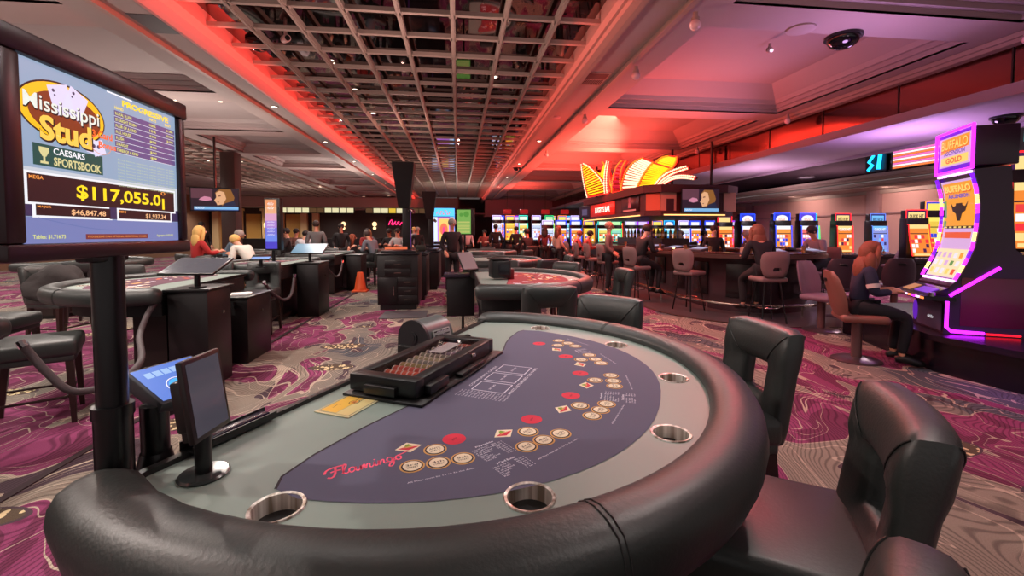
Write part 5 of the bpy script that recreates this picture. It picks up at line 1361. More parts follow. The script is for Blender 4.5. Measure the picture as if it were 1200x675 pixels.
tvset('canopy_television', 'television on the bar canopy showing a long-haired face above a ticker', (cx0+1.30, cy0-.13, cz0+.38), 0, 1.05, .64, tv_face, None, .06)
tvset('canopy_television', 'narrow dim television at the far aisle-side end of the bar canopy', (cx0-.12, 16.45, cz0+.35), R(-70), .70, .45, lambda b, w, h: (b.m(emis('tv_dim', (.20, .14, .22), .6)).rect(-w/2, -h/2, w/2, h/2), b.m(emis('tv_dim2', (.45, .4, .55), .6)).rect(-w/4, -h/3, w/4, h/4, .001)), None)
# feather sign --------------------------------------------------------
FY = emis('bulb_yellow', (1., .80, .10), 1.5); FR = emis('neon_feather_red', (1., .14, .10), 1.7); FW = emis('bulb_white', (1., .88, .72), 1.7); FO = emis('bulb_orange', (1., .50, .12), 1.6); FD = mat('feather_back', (.55, .06, .05), .5)
t = thing('feather_sign', 'large neon sign of red, white and yellow feather plumes on the bar canopy', 'neon sign', (0, 0, 0))
def sgp(s_, zz, off=0.):
    """point on the sign surface: s_ metres along, from far left end to near right end"""
    a, c_ = Vector((4.55, 15.2)), Vector((5.75, 10.95)); d = (c_-a); L_ = d.length; d = d/L_
    n_ = Vector((-d.y, d.x)); n_ = -n_ if n_.dot(Vector((-1, -.5))) < 0 else n_
    p = a+d*s_+n_*off
    return (p.x, p.y, cz1+zz*(1-.09*max(s_, 0)))
def bez(p0, p1, p2, k=14): return [tuple((1-u)**2*p0[i]+2*u*(1-u)*p1[i]+u*u*p2[i] for i in (0, 1)) for u in [j/k for j in range(k+1)]]
def plume(nm_, L, Rr, fillm, linem, nrib, bulbs=None, off=.0, rw=.022, slant=0):
    """L and Rr: quadratic control points of the two edges; ribs run between them"""
    L_ = bez(*L, 16); R_ = bez(*Rr, 16)
    bb = B(); loop = L_+list(reversed(R_)); n = len(loop)
    for o1, o2 in ((off-.06, off),):
        f_ = [bb.V(sgp(x, z, o2)) for x, z in loop]; g_ = [bb.V(sgp(x, z, o1)) for x, z in loop]
        bb.m(FD); bb.loft([g_, f_])
    p_ = bb.done(nm_, None, t); bb = B()
    def at(Q, i):
        i = min(max(i, 0), 16); j = min(int(i), 15); g = i-j; return tuple(Q[j][c]+(Q[j+1][c]-Q[j][c])*g for c in (0, 1))
    for k in range(1, nrib):
        i = k/nrib*16; a, c0 = at(L_, i), at(R_, i+slant)
        a, c0 = (a[0]*.94+c0[0]*.06, a[1]*.94+c0[1]*.06), (c0[0]*.94+a[0]*.06, c0[1]*.94+a[1]*.06)
        bb.tube([sgp(*a, off+.03), sgp(*c0, off+.03)], rw, 6)
    bb.done('rib_tubes', fillm, p_)
    bb = B(); bb.tube([sgp(x, z, off+.03) for x, z in loop]+[sgp(*loop[0], off+.03)], .022, 6); bb.done('outline_neon', linem, p_)
    if bulbs:
        bb = B()
        for E_ in (L_, R_):
            bb.tube([sgp(*at(E_, k/25*16), off+.07) for k in range(26)], .01, 5, rr=[.009]*26)
            rr_ = []; pts_ = []
            for k in range(21):
                for d_ in (-.22, 0, .22): pts_.append(sgp(*at(E_, k/20*16+d_), off+.07)); rr_.append(.028 if d_ == 0 else .008)
            bb.tube(pts_, .02, 6, rr=rr_)
        bb.done('bulb_string', bulbs, p_)
plume('left_plume', ((0, .0), (-.30, .55), (-.40, 1.20)), ((1.25, .05), (.75, .85), (-.25, 1.20)), FY, FR, 15, FW, .0, .021)
plume('left_plume', ((.30, .95), (.5, .80), (.62, .60)), ((1.35, .10), (1.15, 1.0), (.80, 1.20)), FY, FR, 9, FO, -.08, .020)
plume('red_plume', ((1.45, .05), (1.45, .95), (1.95, 1.18)), ((1.95, .05), (1.75, .8), (2.15, 1.16)), emis('plume_crimson', (.80, .05, .18), 1.1), FR, 8, FO, .0, .05)
plume('white_plume', ((2.0, .05), (2.1, 1.05), (3.0, 1.22)), ((2.75, .08), (3.0, .60), (3.45, 1.02)), FW, FR, 15, FO, .05, .026)
plume('yellow_plume', ((2.8, .06), (3.1, .75), (3.45, 1.0)), ((3.55, .08), (3.75, .45), (4.15, .72)), FY, FR, 13, FO, .07, .024)
plume('yellow_plume', ((3.45, .88), (3.6, 1.22), (4.0, 1.24)), ((4.05, .62), (4.35, .95), (4.30, 1.18)), FY, FR, 8, FO, .02, .026)
plume('red_frond', ((3.6, .05), (3.9, .60), (4.75, .72)), ((3.72, .05), (4.0, .45), (4.8, .62)), FO, FR, 12, FW, .12, .012)
plume('red_frond', ((3.85, .05), (4.3, .55), (5.05, .22)), ((3.98, .05), (4.35, .42), (5.02, .12)), FR, FR, 12, FW, .14, .012)
plume('red_frond', ((1.15, .05), (1.05, .75), (1.25, 1.20)), ((1.28, .05), (1.18, .75), (1.36, 1.18)), FO, FR, 10, FW, .06, .010)
# stools ----------------------------------------------------------------
STO = mat('mauve_upholstery', (.46, .38, .37), .65, bump=.1, bscale=90)
def make_bar_stool(label, loc, rz):
    t = thing('bar_stool', label, 'bar stool', loc, rz, 'winged-back stools round the bar')
    b = B(); prf = [(.15, 0), (.19, .06), (.225, .16), (.235, .28), (.225, .36), (.18, .41), (.0, .425)]
    out = [(x, z) for x, z in prf]+[(-x, z) for x, z in reversed(prf[:-1])]
    def P(x, z, o): return (x, -.21-z*.12+abs(x)**2*1.1+o, .74+z)
    hole = [(.065, .10), (.065, .17), (-.065, .17), (-.065, .10)]
    # ring between outline and hole
    n = len(out); ho = []
    for x, z in out:
        a = math.atan2(z-.135, x); hx, hz = .065, .03
        k = min(hx/abs(math.cos(a)) if abs(math.cos(a)) > 1e-6 else 9, hz/abs(math.sin(a)) if abs(math.sin(a)) > 1e-6 else 9)
        ho.append((k*math.cos(a), .135+k*math.sin(a)))
    L4 = []
    for s_, o in ((0, .0), (.12, .028), (.5, .034), (1, .022)): L4.append([b.V(P(x+(hx-x)*s_, z+(hz-z)*s_, o)) for (x, z), (hx, hz) in zip(out, ho)])
    for s_, o in ((1, -.022), (.5, -.034), (.12, -.028)): L4.append([b.V(P(x+(hx-x)*s_, z+(hz-z)*s_, o)) for (x, z), (hx, hz) in zip(out, ho)])
    for p, q in zip(L4, L4[1:]+L4[:1]):
        for i in range(n): b.F([p[i], p[(i+1) % n], q[(i+1) % n], q[i]])
    b.done('backrest', STO, t, sharp=60)
    b = B(); b.box((0, .01, .705), (.43, .42, .085), bev=.035, seg=3); b.done('seat', STO, t, sharp=60)
    for sx in (-1, 1):
        for sy in (-1, 1): b = B(); b.tube([(sx*.12, sy*.12, .68), (sx*.20, sy*.20, 0)], .013, 8); b.done('leg', BLACKM, t)
    b = B(); b.tube([(.17*math.cos(a*PI/8+PI/8), .17*math.sin(a*PI/8+PI/8), .25) for a in range(17)], .010, 6); b.done('foot_ring', STEEL, t)
    return t
st0 = make_bar_stool('mauve bar stool at the near rounded end of the bar, holding the long-haired person', (4.98, 6.62, 0), face(.1, 1))
for x, y, dx, dy, l_ in ((4.30, 7.85, 1, .45, 'empty mauve bar stool with its back to the camera, between the two bar customers'), (3.82, 9.15, 1, .25, 'bar stool under the dark-clothed person on the long side'), (3.80, 11.0, 1, .1, 'orange-lit bar stool next beyond the dark-clothed person'), (3.80, 12.2, 1, .05, 'red-lit bar stool, second beyond the dark-clothed person'), (3.80, 13.3, 1, 0, 'red-lit bar stool, third beyond the dark-clothed person'), (3.80, 14.5, 1, 0, 'red-lit bar stool, fourth beyond the dark-clothed person'), (3.80, 15.8, 1, 0, 'red-lit bar stool at the far end of the long side'),
                        (7.48, 8.3, -1, -.12, 'bar stool under the leaning grey-clothed person')):
    dup(st0, (x, y, 0), face(dx, dy), l_)
# casino seats at the machines
SEATP = mat('mauve_vinyl', (.48, .36, .42), .5); SEATO = mat('tan_vinyl', (.50, .30, .26), .5)
def make_seat(label, loc, rz, m_, h=.50):
    t = thing('casino_seat', label, 'seat', loc, rz, 'pedestal seats at the slot machines')
    b = B(); b.lathe([(.0, .0), (.24, .0), (.24, .012), (.20, .03), (.06, .045), (0, .045)], n=32); b.done('base', mat('brushed_base', (.45, .38, .40), .3, .8), t, sharp=40)
    b = B(); b.cyl((0, 0, .03), (0, 0, h-.04), .052, n=20); b.done('column', mat('column_tan', (.40, .28, .28), .4, .3), t)
    b = B(); b.box((0, .02, h), (.46, .44, .09), bev=.04, seg=3); b.done('seat', m_, t, sharp=60)
    b = B(); n = 9
    L = []
    for o in (-.03, .03):
        for k in range(n): pass
    rows = []
    for r in range(7):
        z = r/6*.50; hw = .20+.035*math.sin(PI*min(1, r/5))-(.05 if r == 6 else 0); row = []
        for o in (-1, 1):
            rng = range(n) if o < 0 else reversed(range(n))
            for k in rng:
                x = -hw+2*hw*k/(n-1); th = .032*(1-(abs(x)/hw)**6*.7)*(.5 if r in (0, 6) else 1)
                row.append(b.V((x, -.20-z*.22+x*x*1.2+o*th, h+.02+z)))
        rows.append(row)
    b.loft(rows); b.done('backrest', m_, t, sharp=60)
    b = B(); b.box((0, -.20-.4*.22-.034, h+.42), (.11, .02, .035), bev=.008); b.done('hand_grip', BLACK, t)
    return t
se0 = make_seat('tan pedestal seat under the person at the curved machine', (4.50, 4.50, 0), face(.883, -.47), SEATO)
seP = make_seat('mauve pedestal seat facing the deck of the curved machine from the far side', (5.35, 5.95, 0), face(.25, -.9), SEATP)
GREYV = {'mauve_vinyl': mat('dark_grey_vinyl', (.24, .20, .24), .5)}
dup(seP, (6.55, 6.9, 0), face(.6, .8), 'dark grey seat with slot handle, turned away behind the person at the curved machine', mats=GREYV)
dup(seP, (7.6, 6.9, 0), face(.5, .85), 'dark grey seat next to the one with the slot handle', mats=GREYV)
for k, x in enumerate((9.05, 9.95, 11.35, 12.5)): dup(seP, (x, 11.35, 0), 0, 'mauve seat at the %s of the right wall slot machines' % ('leftmost', 'second', 'third', 'fourth')[k])
dup(seP, (8.45, 9.6, 0), face(-.9, .2), 'mauve seat between the bar and the right wall machines', mats=None)
for i in range(6): dup(seP, (4.6+i*1.48, 19.6, 0), 0, 'small distant seat at the slot row beyond the bar, %s from the left' % ords[i], mats=GREYV)
# ================================================================ PEOPLE
def skin_geo(J, E, root, sub=1):
    names = list(J); me = bpy.data.meshes.new('tmp_skin')
    me.from_pydata([J[n][0] for n in names], [(names.index(a), names.index(c)) for a, c in E], [])
    o = bpy.data.objects.new('tmp_skin', me); COL.objects.link(o)
    md = o.modifiers.new('s', 'SKIN'); md.use_smooth_shade = True; md.branch_smoothing = .6
    for i, n in enumerate(names):
        v = me.skin_vertices[0].data[i]; v.radius = J[n][1] if isinstance(J[n][1], tuple) else (J[n][1],)*2
        v.use_root = (n == root)
    ms = o.modifiers.new('u', 'SUBSURF'); ms.levels = sub; ms.render_levels = sub
    dg = bpy.context.evaluated_depsgraph_get(); dg.update()
    m2 = bpy.data.meshes.new_from_object(o.evaluated_get(dg))
    bpy.data.objects.remove(o); bpy.data.meshes.remove(me)
    return m2
def pose_joints(kind, h=.68, bend=0., arms='table', head=(0., 0.)):
    P = {}
    if kind == 'stand':
        P.update(pel=(0, 0, .93), bel=(0, .01, 1.09), che=(0, 0, 1.28), nck=(0, .0, 1.45), nc2=(0, .01, 1.50), hd=(0, .02, 1.60), top=(0, .015, 1.68))
        for s_, n in ((-1, 'l'), (1, 'r')):
            P.update({'hip'+n: (s_*.085, 0, .89), 'kne'+n: (s_*.10, .02, .50), 'ank'+n: (s_*.105, -.02, .09), 'toe'+n: (s_*.12, .13, .035), 'sho'+n: (s_*.165, 0, 1.395), 'elb'+n: (s_*.235, -.02, 1.12), 'wri'+n: (s_*.20, .14, .98)})
    else:
        kz = min(h+.07, .545) if h < .7 else .64
        P.update(pel=(0, 0, h+.09), bel=(0, -.01, h+.25), che=(0, -.01, h+.43), nck=(0, .02, h+.585), nc2=(0, .035, h+.63), hd=(0, .06, h+.725), top=(0, .055, h+.80))
        for s_, n in ((-1, 'l'), (1, 'r')):
            P.update({'hip'+n: (s_*.09, .03, h+.075), 'kne'+n: (s_*.115, .42, kz), 'ank'+n: (s_*.11, .37, kz-.44), 'toe'+n: (s_*.13, .51, kz-.50), 'sho'+n: (s_*.165, 0, h+.53), 'elb'+n: (s_*.235, .11, h+.29), 'wri'+n: (s_*.13, .34, h+.33)})
            if arms == 'lap': P['elb'+n] = (s_*.23, .06, h+.27); P['wri'+n] = (s_*.10, .28, h+.19)
    if bend:
        c = Vector(P['pel']); Mr = Matrix.Rotation(-bend, 4, 'X')
        for k in ('bel', 'che', 'nck', 'nc2', 'hd', 'top', 'shol', 'shor', 'elbl', 'elbr'):
            f = 1. if k != 'bel' else .6
            P[k] = tuple(c+Matrix.Rotation(-bend*f, 4, 'X').to_3x3() @ (Vector(P[k])-c))
        for n in 'lr':
            if kind != 'stand': P['wri'+n] = (P['wri'+n][0], P['elb'+n][1]+.20, max(P['elb'+n][2]-.02, h+.28))
    return {k: Vector(v) for k, v in P.items()}
CHAIN = [('pel', 'bel'), ('bel', 'che'), ('che', 'nck'), ('nck', 'nc2'), ('nc2', 'hd'), ('hd', 'top')]
LIMB = lambda n: [('pel', 'hip'+n), ('hip'+n, 'kne'+n), ('kne'+n, 'ank'+n), ('ank'+n, 'toe'+n), ('che', 'sho'+n), ('sho'+n, 'elb'+n), ('elb'+n, 'wri'+n)]
RB = dict(pel=(.13, .10), bel=(.115, .09), che=(.135, .10), nck=(.055, .055), nc2=(.048, .05), hd=(.074, .092), top=(.055, .066), hip=.085, kne=.052, ank=.034, toe=.026, sho=.055, elb=.038, wri=.026)
def rad(k, g=0.): 
    r = RB.get(k, RB.get(k[:3])); return tuple(x+g for x in r) if isinstance(r, tuple) else r+g
SHAPES = {}
def person_shape(key, kind, long_hair, **kw):
    if key in SHAPES: return SHAPES[key]
    P = pose_joints(kind, **kw); parts = {}
    skinm = mat('skin', (.80, .58, .48), .55)
    E = CHAIN+LIMB('l')+LIMB('r')
    def rb(k):
        r = rad(k); f = .66 if k in ('pel', 'bel', 'che') or k[:3] in ('hip', 'sho') else (.8 if k[:3] in ('elb', 'kne') else 1.)
        return tuple(x*f for x in r) if isinstance(r, tuple) else r*f
    me = skin_geo({k: (tuple(v), rb(k)) for k, v in P.items()}, E, 'pel')
    b = B(); b.m(skinm); b.bm.from_mesh(me)
    for f in b.bm.faces: f.smooth = True
    hd = P['hd']; fw = Vector((0, 1, 0))
    b.ball(hd+Vector((0, .096, -.012)), .014, 8, (.8, 1.2, 1.5))
    for s_ in (-1, 1): b.ball(hd+Vector((s_*.076, .0, -.005)), .018, 8, (.45, .9, 1.4))
    b.m(mat('eye_dark', (.10, .07, .06), .3))
    for s_ in (-1, 1): b.ball(hd+Vector((s_*.030, .086, .016)), .009, 8, (1.3, .6, .8))
    b.m(mat('lips', (.62, .32, .30), .5)).ball(hd+Vector((0, .084, -.050)), .012, 8, (1.8, .6, .5))
    b.m(skinm)
    for n, s_ in (('l', -1), ('r', 1)):
        w = P['wri'+n]; d = (w-P['elb'+n]).normalized(); side = d.cross(Vector((0, 0, 1))).normalized(); up = side.cross(d)
        b.tube([w-d*.02, w+d*.03, w+d*.075, w+d*.09], .03, 8, rr=[.024, .030, .034, .028])
        for k in range(4):
            o = side*(-.026+k*.0175); L_ = (.052, .062, .058, .046)[k]
            a = w+d*.085+o; b.tube([a, a+d*L_*.5-up*.004, a+d*L_*.8-up*.018, a+d*L_*.9-up*.034], .0085, 6, rr=[.009, .009, .008, .006])
        a = w+d*.035-side*s_*.028*(-1 if n == 'l' else -1); b.tube([a, a-side*(-s_)*.020+d*.02, a-side*(-s_)*.022+d*.045-up*.01], .01, 6, rr=[.011, .010, .008])
    parts['body'] = b
    top = {k: P[k] for k in P if k in ('pel', 'bel', 'che', 'nck') or k[:3] in ('sho', 'elb', 'wri')}
    J = {k: (tuple(v), rad(k, .016)) for k, v in top.items()}
    J['nck'] = (tuple(P['nck']-Vector((0, 0, .035))), (.080, .075))
    for n in 'lr': J['wri'+n] = (tuple(P['wri'+n]+(P['elb'+n]-P['wri'+n])*.10), .036)
    Es = [e for e in E if e[0] in J and e[1] in J]
    m2 = skin_geo(J, Es, 'pel'); b = B(); b.m(mat('top_cloth', (.3, .3, .3), .85)); b.bm.from_mesh(m2); [setattr(f, 'smooth', True) for f in b.bm.faces]; parts['top_clothing'] = b
    low = {k: P[k] for k in P if k == 'pel' or k[:3] in ('hip', 'kne', 'ank')}
    J = {k: (tuple(v), rad(k, .014)) for k, v in low.items()}
    for n in 'lr': J['ank'+n] = (tuple(P['ank'+n]+Vector((0, 0, .02))), .05)
    m3 = skin_geo(J, [e for e in E if e[0] in J and e[1] in J], 'pel'); b = B(); b.m(mat('trousers', (.12, .12, .14), .85)); b.bm.from_mesh(m3); [setattr(f, 'smooth', True) for f in b.bm.faces]; parts['trousers'] = b
    for n in 'lr':
        b = B(); b.m(mat('shoe_black', (.06, .05, .05), .5))
        a, tt = P['ank'+n], P['toe'+n]; d = (tt-a); d.z = 0; d = d.normalized()
        b.tube([a-d*.05+Vector((0, 0, -.03)), a+d*.02+Vector((0, 0, -.02)), tt+Vector((0, 0, .01)), tt+d*.05+Vector((0, 0, .0))], .04, 10, rr=[.034, .048, .042, .026])
        parts['shoe'+n] = b
    b = B(); b.m(mat('hair', (.15, .10, .08), .75, bump=.5, bscale=70))
    b.ball(hd+Vector((0, -.018, .030)), .094, 18, (.96, 1.08, .98))
    if long_hair:
        b.ball(hd+Vector((0, -.055, -.03)), .10, 16, (.98, .80, 1.35)); b.ball(hd+Vector((0, -.085, -.16)), .10, 16, (1.15, .62, 1.5))
        for s_ in (-1, 1): b.tube([hd+Vector((s_*.070, .03, .06)), hd+Vector((s_*.088, .015, -.04)), hd+Vector((s_*.095, -.01, -.14)), hd+Vector((s_*.085, -.02, -.24))], .03, 8, rr=[.022, .032, .036, .018])
    parts['hair'] = b
    SHAPES[key] = {k: v.done('tmp_'+k, None, None, sharp=None) for k, v in parts.items()}
    for k, o in SHAPES[key].items(): o.data.name = k
    return SHAPES[key]
GP = None
_usedshape = {}
def person(label, loc, rz, key, kind, top, low, hair, long_hair=False, skin=(.80, .58, .48), sc=1., extra=None, group=None, **kw):
    sh = person_shape(key, kind, long_hair, **kw)
    t = thing('person', label, 'person', loc, rz, group); t.scale = (sc,)*3
    cm = {'body': {'skin': mat('skin_%d%d%d' % tuple(int(x*100) for x in skin), skin, .55)}, 'top_clothing': {'top_cloth': mat('cloth_%d_%d_%d' % tuple(int(x*100) for x in top), top, .85)},
          'trousers': {'trousers': mat('cloth_%d_%d_%d' % tuple(int(x*100) for x in low), low, .85)}, 'hair': {'hair': mat('hair_%d_%d_%d' % tuple(int(x*100) for x in hair), hair, .7, bump=.5, bscale=70)}}
    for k, o in sh.items():
        c = o.copy(); COL.objects.link(c); c.name = 'shoe' if k[:4] == 'shoe' else k; c.parent = t; _swap(c, cm.get(k, {}))
    return t
BLK = (.09, .08, .09); GRY = (.42, .44, .46); NVY = (.12, .13, .24); DEN = (.18, .22, .32); WHT = (.80, .78, .74); REDT = (.62, .12, .12)
HD = (.12, .08, .07); HB = (.82, .66, .38); HG = (.62, .60, .57); HR = (.52, .25, .14); HLB = (.60, .42, .26)
S1 = dict(kind='sit', h=.62); S2 = dict(kind='sit', h=.62, bend=R(22)); S3 = dict(kind='sit', h=.62, bend=R(38))
def ps(lab, xy, f, key, top, hair, long_=False, low=BLK, sc=1.1, skin=(.80, .58, .48)):
    kw = {'up': S1, 'mid': S2, 'low': S3, 'st': dict(kind='stand'), 'bar': dict(kind='sit', h=.72, bend=R(14))}[key]
    if key == 'st': sc = min(sc, 1.05)
    z = 0
    if key in ('up', 'mid', 'low'): dup(chair0, (xy[0], xy[1], 0), face(*f), 'chair under the '+' '.join(lab.split()[:12]))
    person(lab, (xy[0], xy[1], z), face(*f), key+('L' if long_ else 'S'), kw['kind'], top, low, hair, long_, skin, sc, **{k: v for k, v in kw.items() if k != 'kind'})
ps('seated person with long blonde hair and red sleeves beside the lit sign', (-5.53, 10.2), (.6, .8), 'up', REDT, HB, True)
ps('grey-haired person in a grey-blue shirt seated below the hanging television', (-5.75, 11.8), (.9, .3), 'mid', (.42, .50, .56), HG)
ps('dark-clothed person standing far left between the sign and the television', (-7.99, 15.0), (.8, -.6), 'st', BLK, HD)
ps('dark-clothed person seated right of the grey-haired one, turned away', (-5.2, 14.4), (-.9, -.3), 'up', (.12, .09, .10), HD)
ps('blonde person in a white jacket leaning over the table left of the advert totem', (-4.3, 9.9), (-.9, .4), 'low', WHT, HB, False, (.50, .44, .26))
ps('dark seated person directly right of the advert totem', (-6.29, 16.9), (.4, -.9), 'up', (.16, .13, .15), HD, skin=(.55, .38, .30))
ps('seated person in a dim brown shirt in the left crowd', (-5.5, 15.9), (.7, -.7), 'up', (.35, .25, .22), HD)
ps('person in a white shirt seated with their back to the camera in the left crowd', (-4.85, 14.6), (0, 1), 'mid', (.80, .80, .82), HD)
ps('person standing in a grey sweater under the bright lantern', (-3.98, 13.1), (-.3, .95), 'st', (.40, .40, .40), (.20, .15, .13), False, BLK)
ps('person standing in black next to the grey-sweatered one', (-3.6, 14.3), (.3, -.9), 'st', BLK, HD, sc=1.02)
ps('red-haired person in dark grey leaning over a table in the left crowd', (-3.95, 15.2), (1, .2), 'low', (.22, .22, .22), HR, True)
ps('person in a red top seated between the grey-backed players', (-3.3, 16.6), (.5, -.8), 'up', (.55, .16, .16), HD)
ps('grey-clothed person seated behind the red top player', (-3.47, 17.8), (.2, -1), 'up', (.30, .30, .32), HLB, True)
ps('black-clothed person seated below the warm globe lamp near the neon', (-2.4, 16.1), (-.4, -.9), 'up', BLK, HD, skin=(.62, .42, .33))
ps('grey-jacketed person bending forward just left of the large funnel column', (-2.35, 12.95), (-.8, .6), 'mid', (.40, .43, .47), (.28, .22, .20))
ps('person in a pale top seated under the pink neon, left of the funnel column', (-1.95, 14.9), (-.3, -1), 'up', (.65, .62, .62), HD)
ps('person in an orange-brown top seated left of the funnel column base', (-2.3, 17.2), (.1, -1), 'up', (.50, .28, .20), HLB)
ps('dark-suited dealer with white collar between the two funnel columns', (-1.55, 17.4), (.2, -1), 'st', BLK, HG, sc=.98)
ps('pale-haired person just left of the smaller funnel column', (-1.9, 19.6), (0, -1), 'st', (.55, .52, .55), HB, sc=1.)
ps('suited person standing in the aisle before the bright totem', (-.14, 10.35), (.35, -1), 'st', (.11, .07, .09), HG, sc=1.04)
ps('white-shirted dealer standing behind the green menu screen', (.38, 18.6), (.4, -1), 'st', (.78, .70, .70), HD, sc=1.)
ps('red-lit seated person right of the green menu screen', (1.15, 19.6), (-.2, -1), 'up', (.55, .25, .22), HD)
ps('dark silhouette standing before the far slot machines, left one of the pair', (1.50, 17.8), (0, 1), 'st', BLK, HD, sc=1.05)
ps('dark silhouette standing before the far slot machines, right one of the pair', (2.30, 17.6), (0, 1), 'st', (.10, .07, .08), HD, sc=1.0)
ps('dark seated person between the far silhouettes and the orange-lit one', (2.35, 15.0), (-.4, .9), 'up', (.14, .09, .10), HD)
ps('person with dark hair standing by the far slot row beyond the orange-lit one', (3.3, 16.8), (.2, 1), 'st', (.35, .12, .14), HD, True, sc=.98)
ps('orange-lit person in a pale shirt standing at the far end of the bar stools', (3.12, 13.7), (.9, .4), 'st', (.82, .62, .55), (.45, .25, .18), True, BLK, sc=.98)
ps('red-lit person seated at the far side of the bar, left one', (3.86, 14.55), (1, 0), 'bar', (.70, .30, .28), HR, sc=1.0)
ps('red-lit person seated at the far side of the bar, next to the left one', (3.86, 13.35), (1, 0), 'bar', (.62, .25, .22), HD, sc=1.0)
ps('bald person in a grey-brown shirt standing by the bar behind the dark-clothed one', (3.55, 10.2), (.9, -.4), 'st', (.46, .38, .36), (.62, .45, .38), sc=1.0)
ps('dark-clothed person seated at the long side of the bar with their back turned', (3.88, 9.17), (1, .25), 'bar', BLK, (.16, .10, .09), sc=1.08)
ps('long-haired person in black seated at the near rounded end of the bar', (4.98, 6.72), (.1, 1), 'bar', (.10, .09, .11), (.48, .30, .22), True, sc=1.05)
ps('grey-clothed person leaning on the bar at its right side', (7.38, 8.3), (-1, -.12), 'bar', (.52, .48, .52), (.20, .17, .18), low=(.12, .11, .14), sc=1.05)
ps('bartender in black behind the back bar bottles', (5.85, 9.6), (-.3, -1), 'st', BLK, HD, sc=.95)
ps('grey-haired person seated across the bar, right of the centre', (7.55, 10.6), (-1, .1), 'bar', (.40, .36, .38), HG, sc=1.0)
ps('dark-haired person seated across the bar near its far side', (7.55, 12.6), (-1, 0), 'bar', (.14, .10, .14), HD, sc=1.0)
ps('person in a black top across the bar beside the dark-haired one', (7.55, 14.0), (-1, 0), 'bar', (.08, .07, .1), (.3, .2, .16), sc=1.0)
for k, (x, y) in enumerate(((7.62, 10.6), (7.62, 12.6), (7.62, 14.0))): dup(st0, (x, y, 0), face(-1, 0), 'bar stool on the far side of the bar, %s from the near end' % ords[k])
# person at the curved machine
w = person('person with long red-brown hair and dark jacket playing the curved machine', (4.50, 4.50, .0), face(.883, -.47), 'womanL', 'sit', (.12, .12, .22), (.07, .06, .09), (.50, .26, .18), True, (.82, .58, .46), 1.0, h=.53, bend=R(6), arms='lap')
b = B(); Pw = pose_joints('sit', h=.53, bend=R(6), arms='lap')
for n in 'lr':
    a, c = Pw['sho'+n], Pw['elb'+n]; p = a.lerp(c, .62); q = a.lerp(c, .78); b.cyl(p, q, .062, .058, 14)
b.done('sleeve_band', mat('pale_band', (.82, .74, .72), .8), w)
b = B(); b.ball(Pw['hd']+Vector((-.10, -.06, -.12)), .065, 12, (.9, .9, 1.8)); b.ball(Pw['hd']+Vector((.10, -.05, -.13)), .065, 12, (.9, .9, 1.9)); b.ball(Pw['hd']+Vector((0, -.11, -.20)), .10, 14, (1.3, .7, 1.5)); b.done('hair_waves', mat('hair_50_26_18', (.50, .26, .18), .7), w)
# coat and bag heap left of the sign
t = thing('coat', 'crumpled dark coat heaped on a chair at the far left edge', 'coat', (-5.3, 6.6, 0), 0)
b = B(); random.seed(4); base_ = []
for r in range(7):
    z = .6+.07*r; rr_ = .34*(1-(r/7)**2)+.05; ring = []
    for k in range(16):
        a = 2*PI*k/16; rj = rr_*(1+.18*math.sin(3*a+r)+.08*random.uniform(-1, 1)); ring.append(b.V((rj*math.cos(a), rj*.7*math.sin(a), z+.02*random.uniform(-1, 1))))
    base_.append(ring)
b.loft(base_); b.done('folds', mat('coat_charcoal', (.16, .14, .14), .9, bump=.5, bscale=14), t, sharp=None)
dup(chair0, (-5.3, 6.6, 0), face(1, -.2), 'chair under the crumpled dark coat at the far left edge')
for sh in SHAPES.values():
    for o in sh.values(): bpy.data.objects.remove(o)
# ================================================================ CEILING FIXTURES
DOME = mat('dome_black', (.03, .03, .04), .06)
def dome(label, loc, r=.15):
    t = thing('dome_camera', label, 'security camera', loc, 0, 'black ceiling camera domes')
    b = B(); b.cyl((0, 0, 0), (0, 0, -.03), r*1.15, n=28); b.done('mount_ring', BLACK, t, sharp=40)
    b = B(); b.lathe([(r*math.cos(a), -.03-r*.75*math.sin(a)) for a in [PI/2*i/8 for i in range(9)]], n=28); b.done('dome', DOME, t)
    b = B(); b.ball((-r*.72, -r*.45, -.055), .012, 8); b.done('indicator', emis('ind_red', (1., .1, .1), 3.), t)
dome('black camera dome on the purple-lit coffer rib at top right', (4.87, 5.2, CZ0-.001), .18)
dome('black camera dome under the low ceiling at the right edge', (8.45, 6.0, 3.259), .16)
dome('black camera dome in the first lattice cells beside the red cove', (-2.74, 6.65, CZ0+.15), .14)
dome('small camera dome on the strip right of the lattice, far along', (2.25, 17.0, CZ0-.001), .13)
t = thing('bullet_camera', 'white bullet camera hanging in the lattice near the red cove', 'security camera', (-2.2, 6.15, CZ0+.15), .6)
b = B(); b.cyl((0, 0, 0), (0, 0, -.10), .02, n=10); b.cyl((0, .08, -.13), (0, -.08, -.16), .045, n=18); b.done('body', mat('camera_pink', (.70, .52, .50), .4), t); b = B(); b.cyl((0, -.08, -.16), (0, -.095, -.163), .032, n=16); b.done('lens', GLASSY, t)
def disc(label, loc, r=.11, m_=None, name='smoke_detector', cat='smoke detector'):
    t = thing(name, label, cat, loc, 0)
    b = B(); b.lathe([(r, 0), (r, -.02), (r*.7, -.035), (0, -.04)], n=28); b.done('cover', m_ or PLAST, t, sharp=40)
disc('flat round ceiling plate beside the black dome at top right', (4.18, 5.08, CZ0), .16, None, 'ceiling_plate', 'ceiling plate')
disc('small white round detector on the strip right of the lattice', (2.1, 9.5, CZ0), .10, mat('detector_white', (.72, .62, .62), .5))
t = thing('air_vent', 'square ceiling vent with fine louvres on the strip right of the lattice', 'vent', (2.17, 7.1, CZ0), 0)
b = B(); b.box((0, 0, -.006), (.46, .60, .012)); b.done('frame', MOULD, t)
b = B()
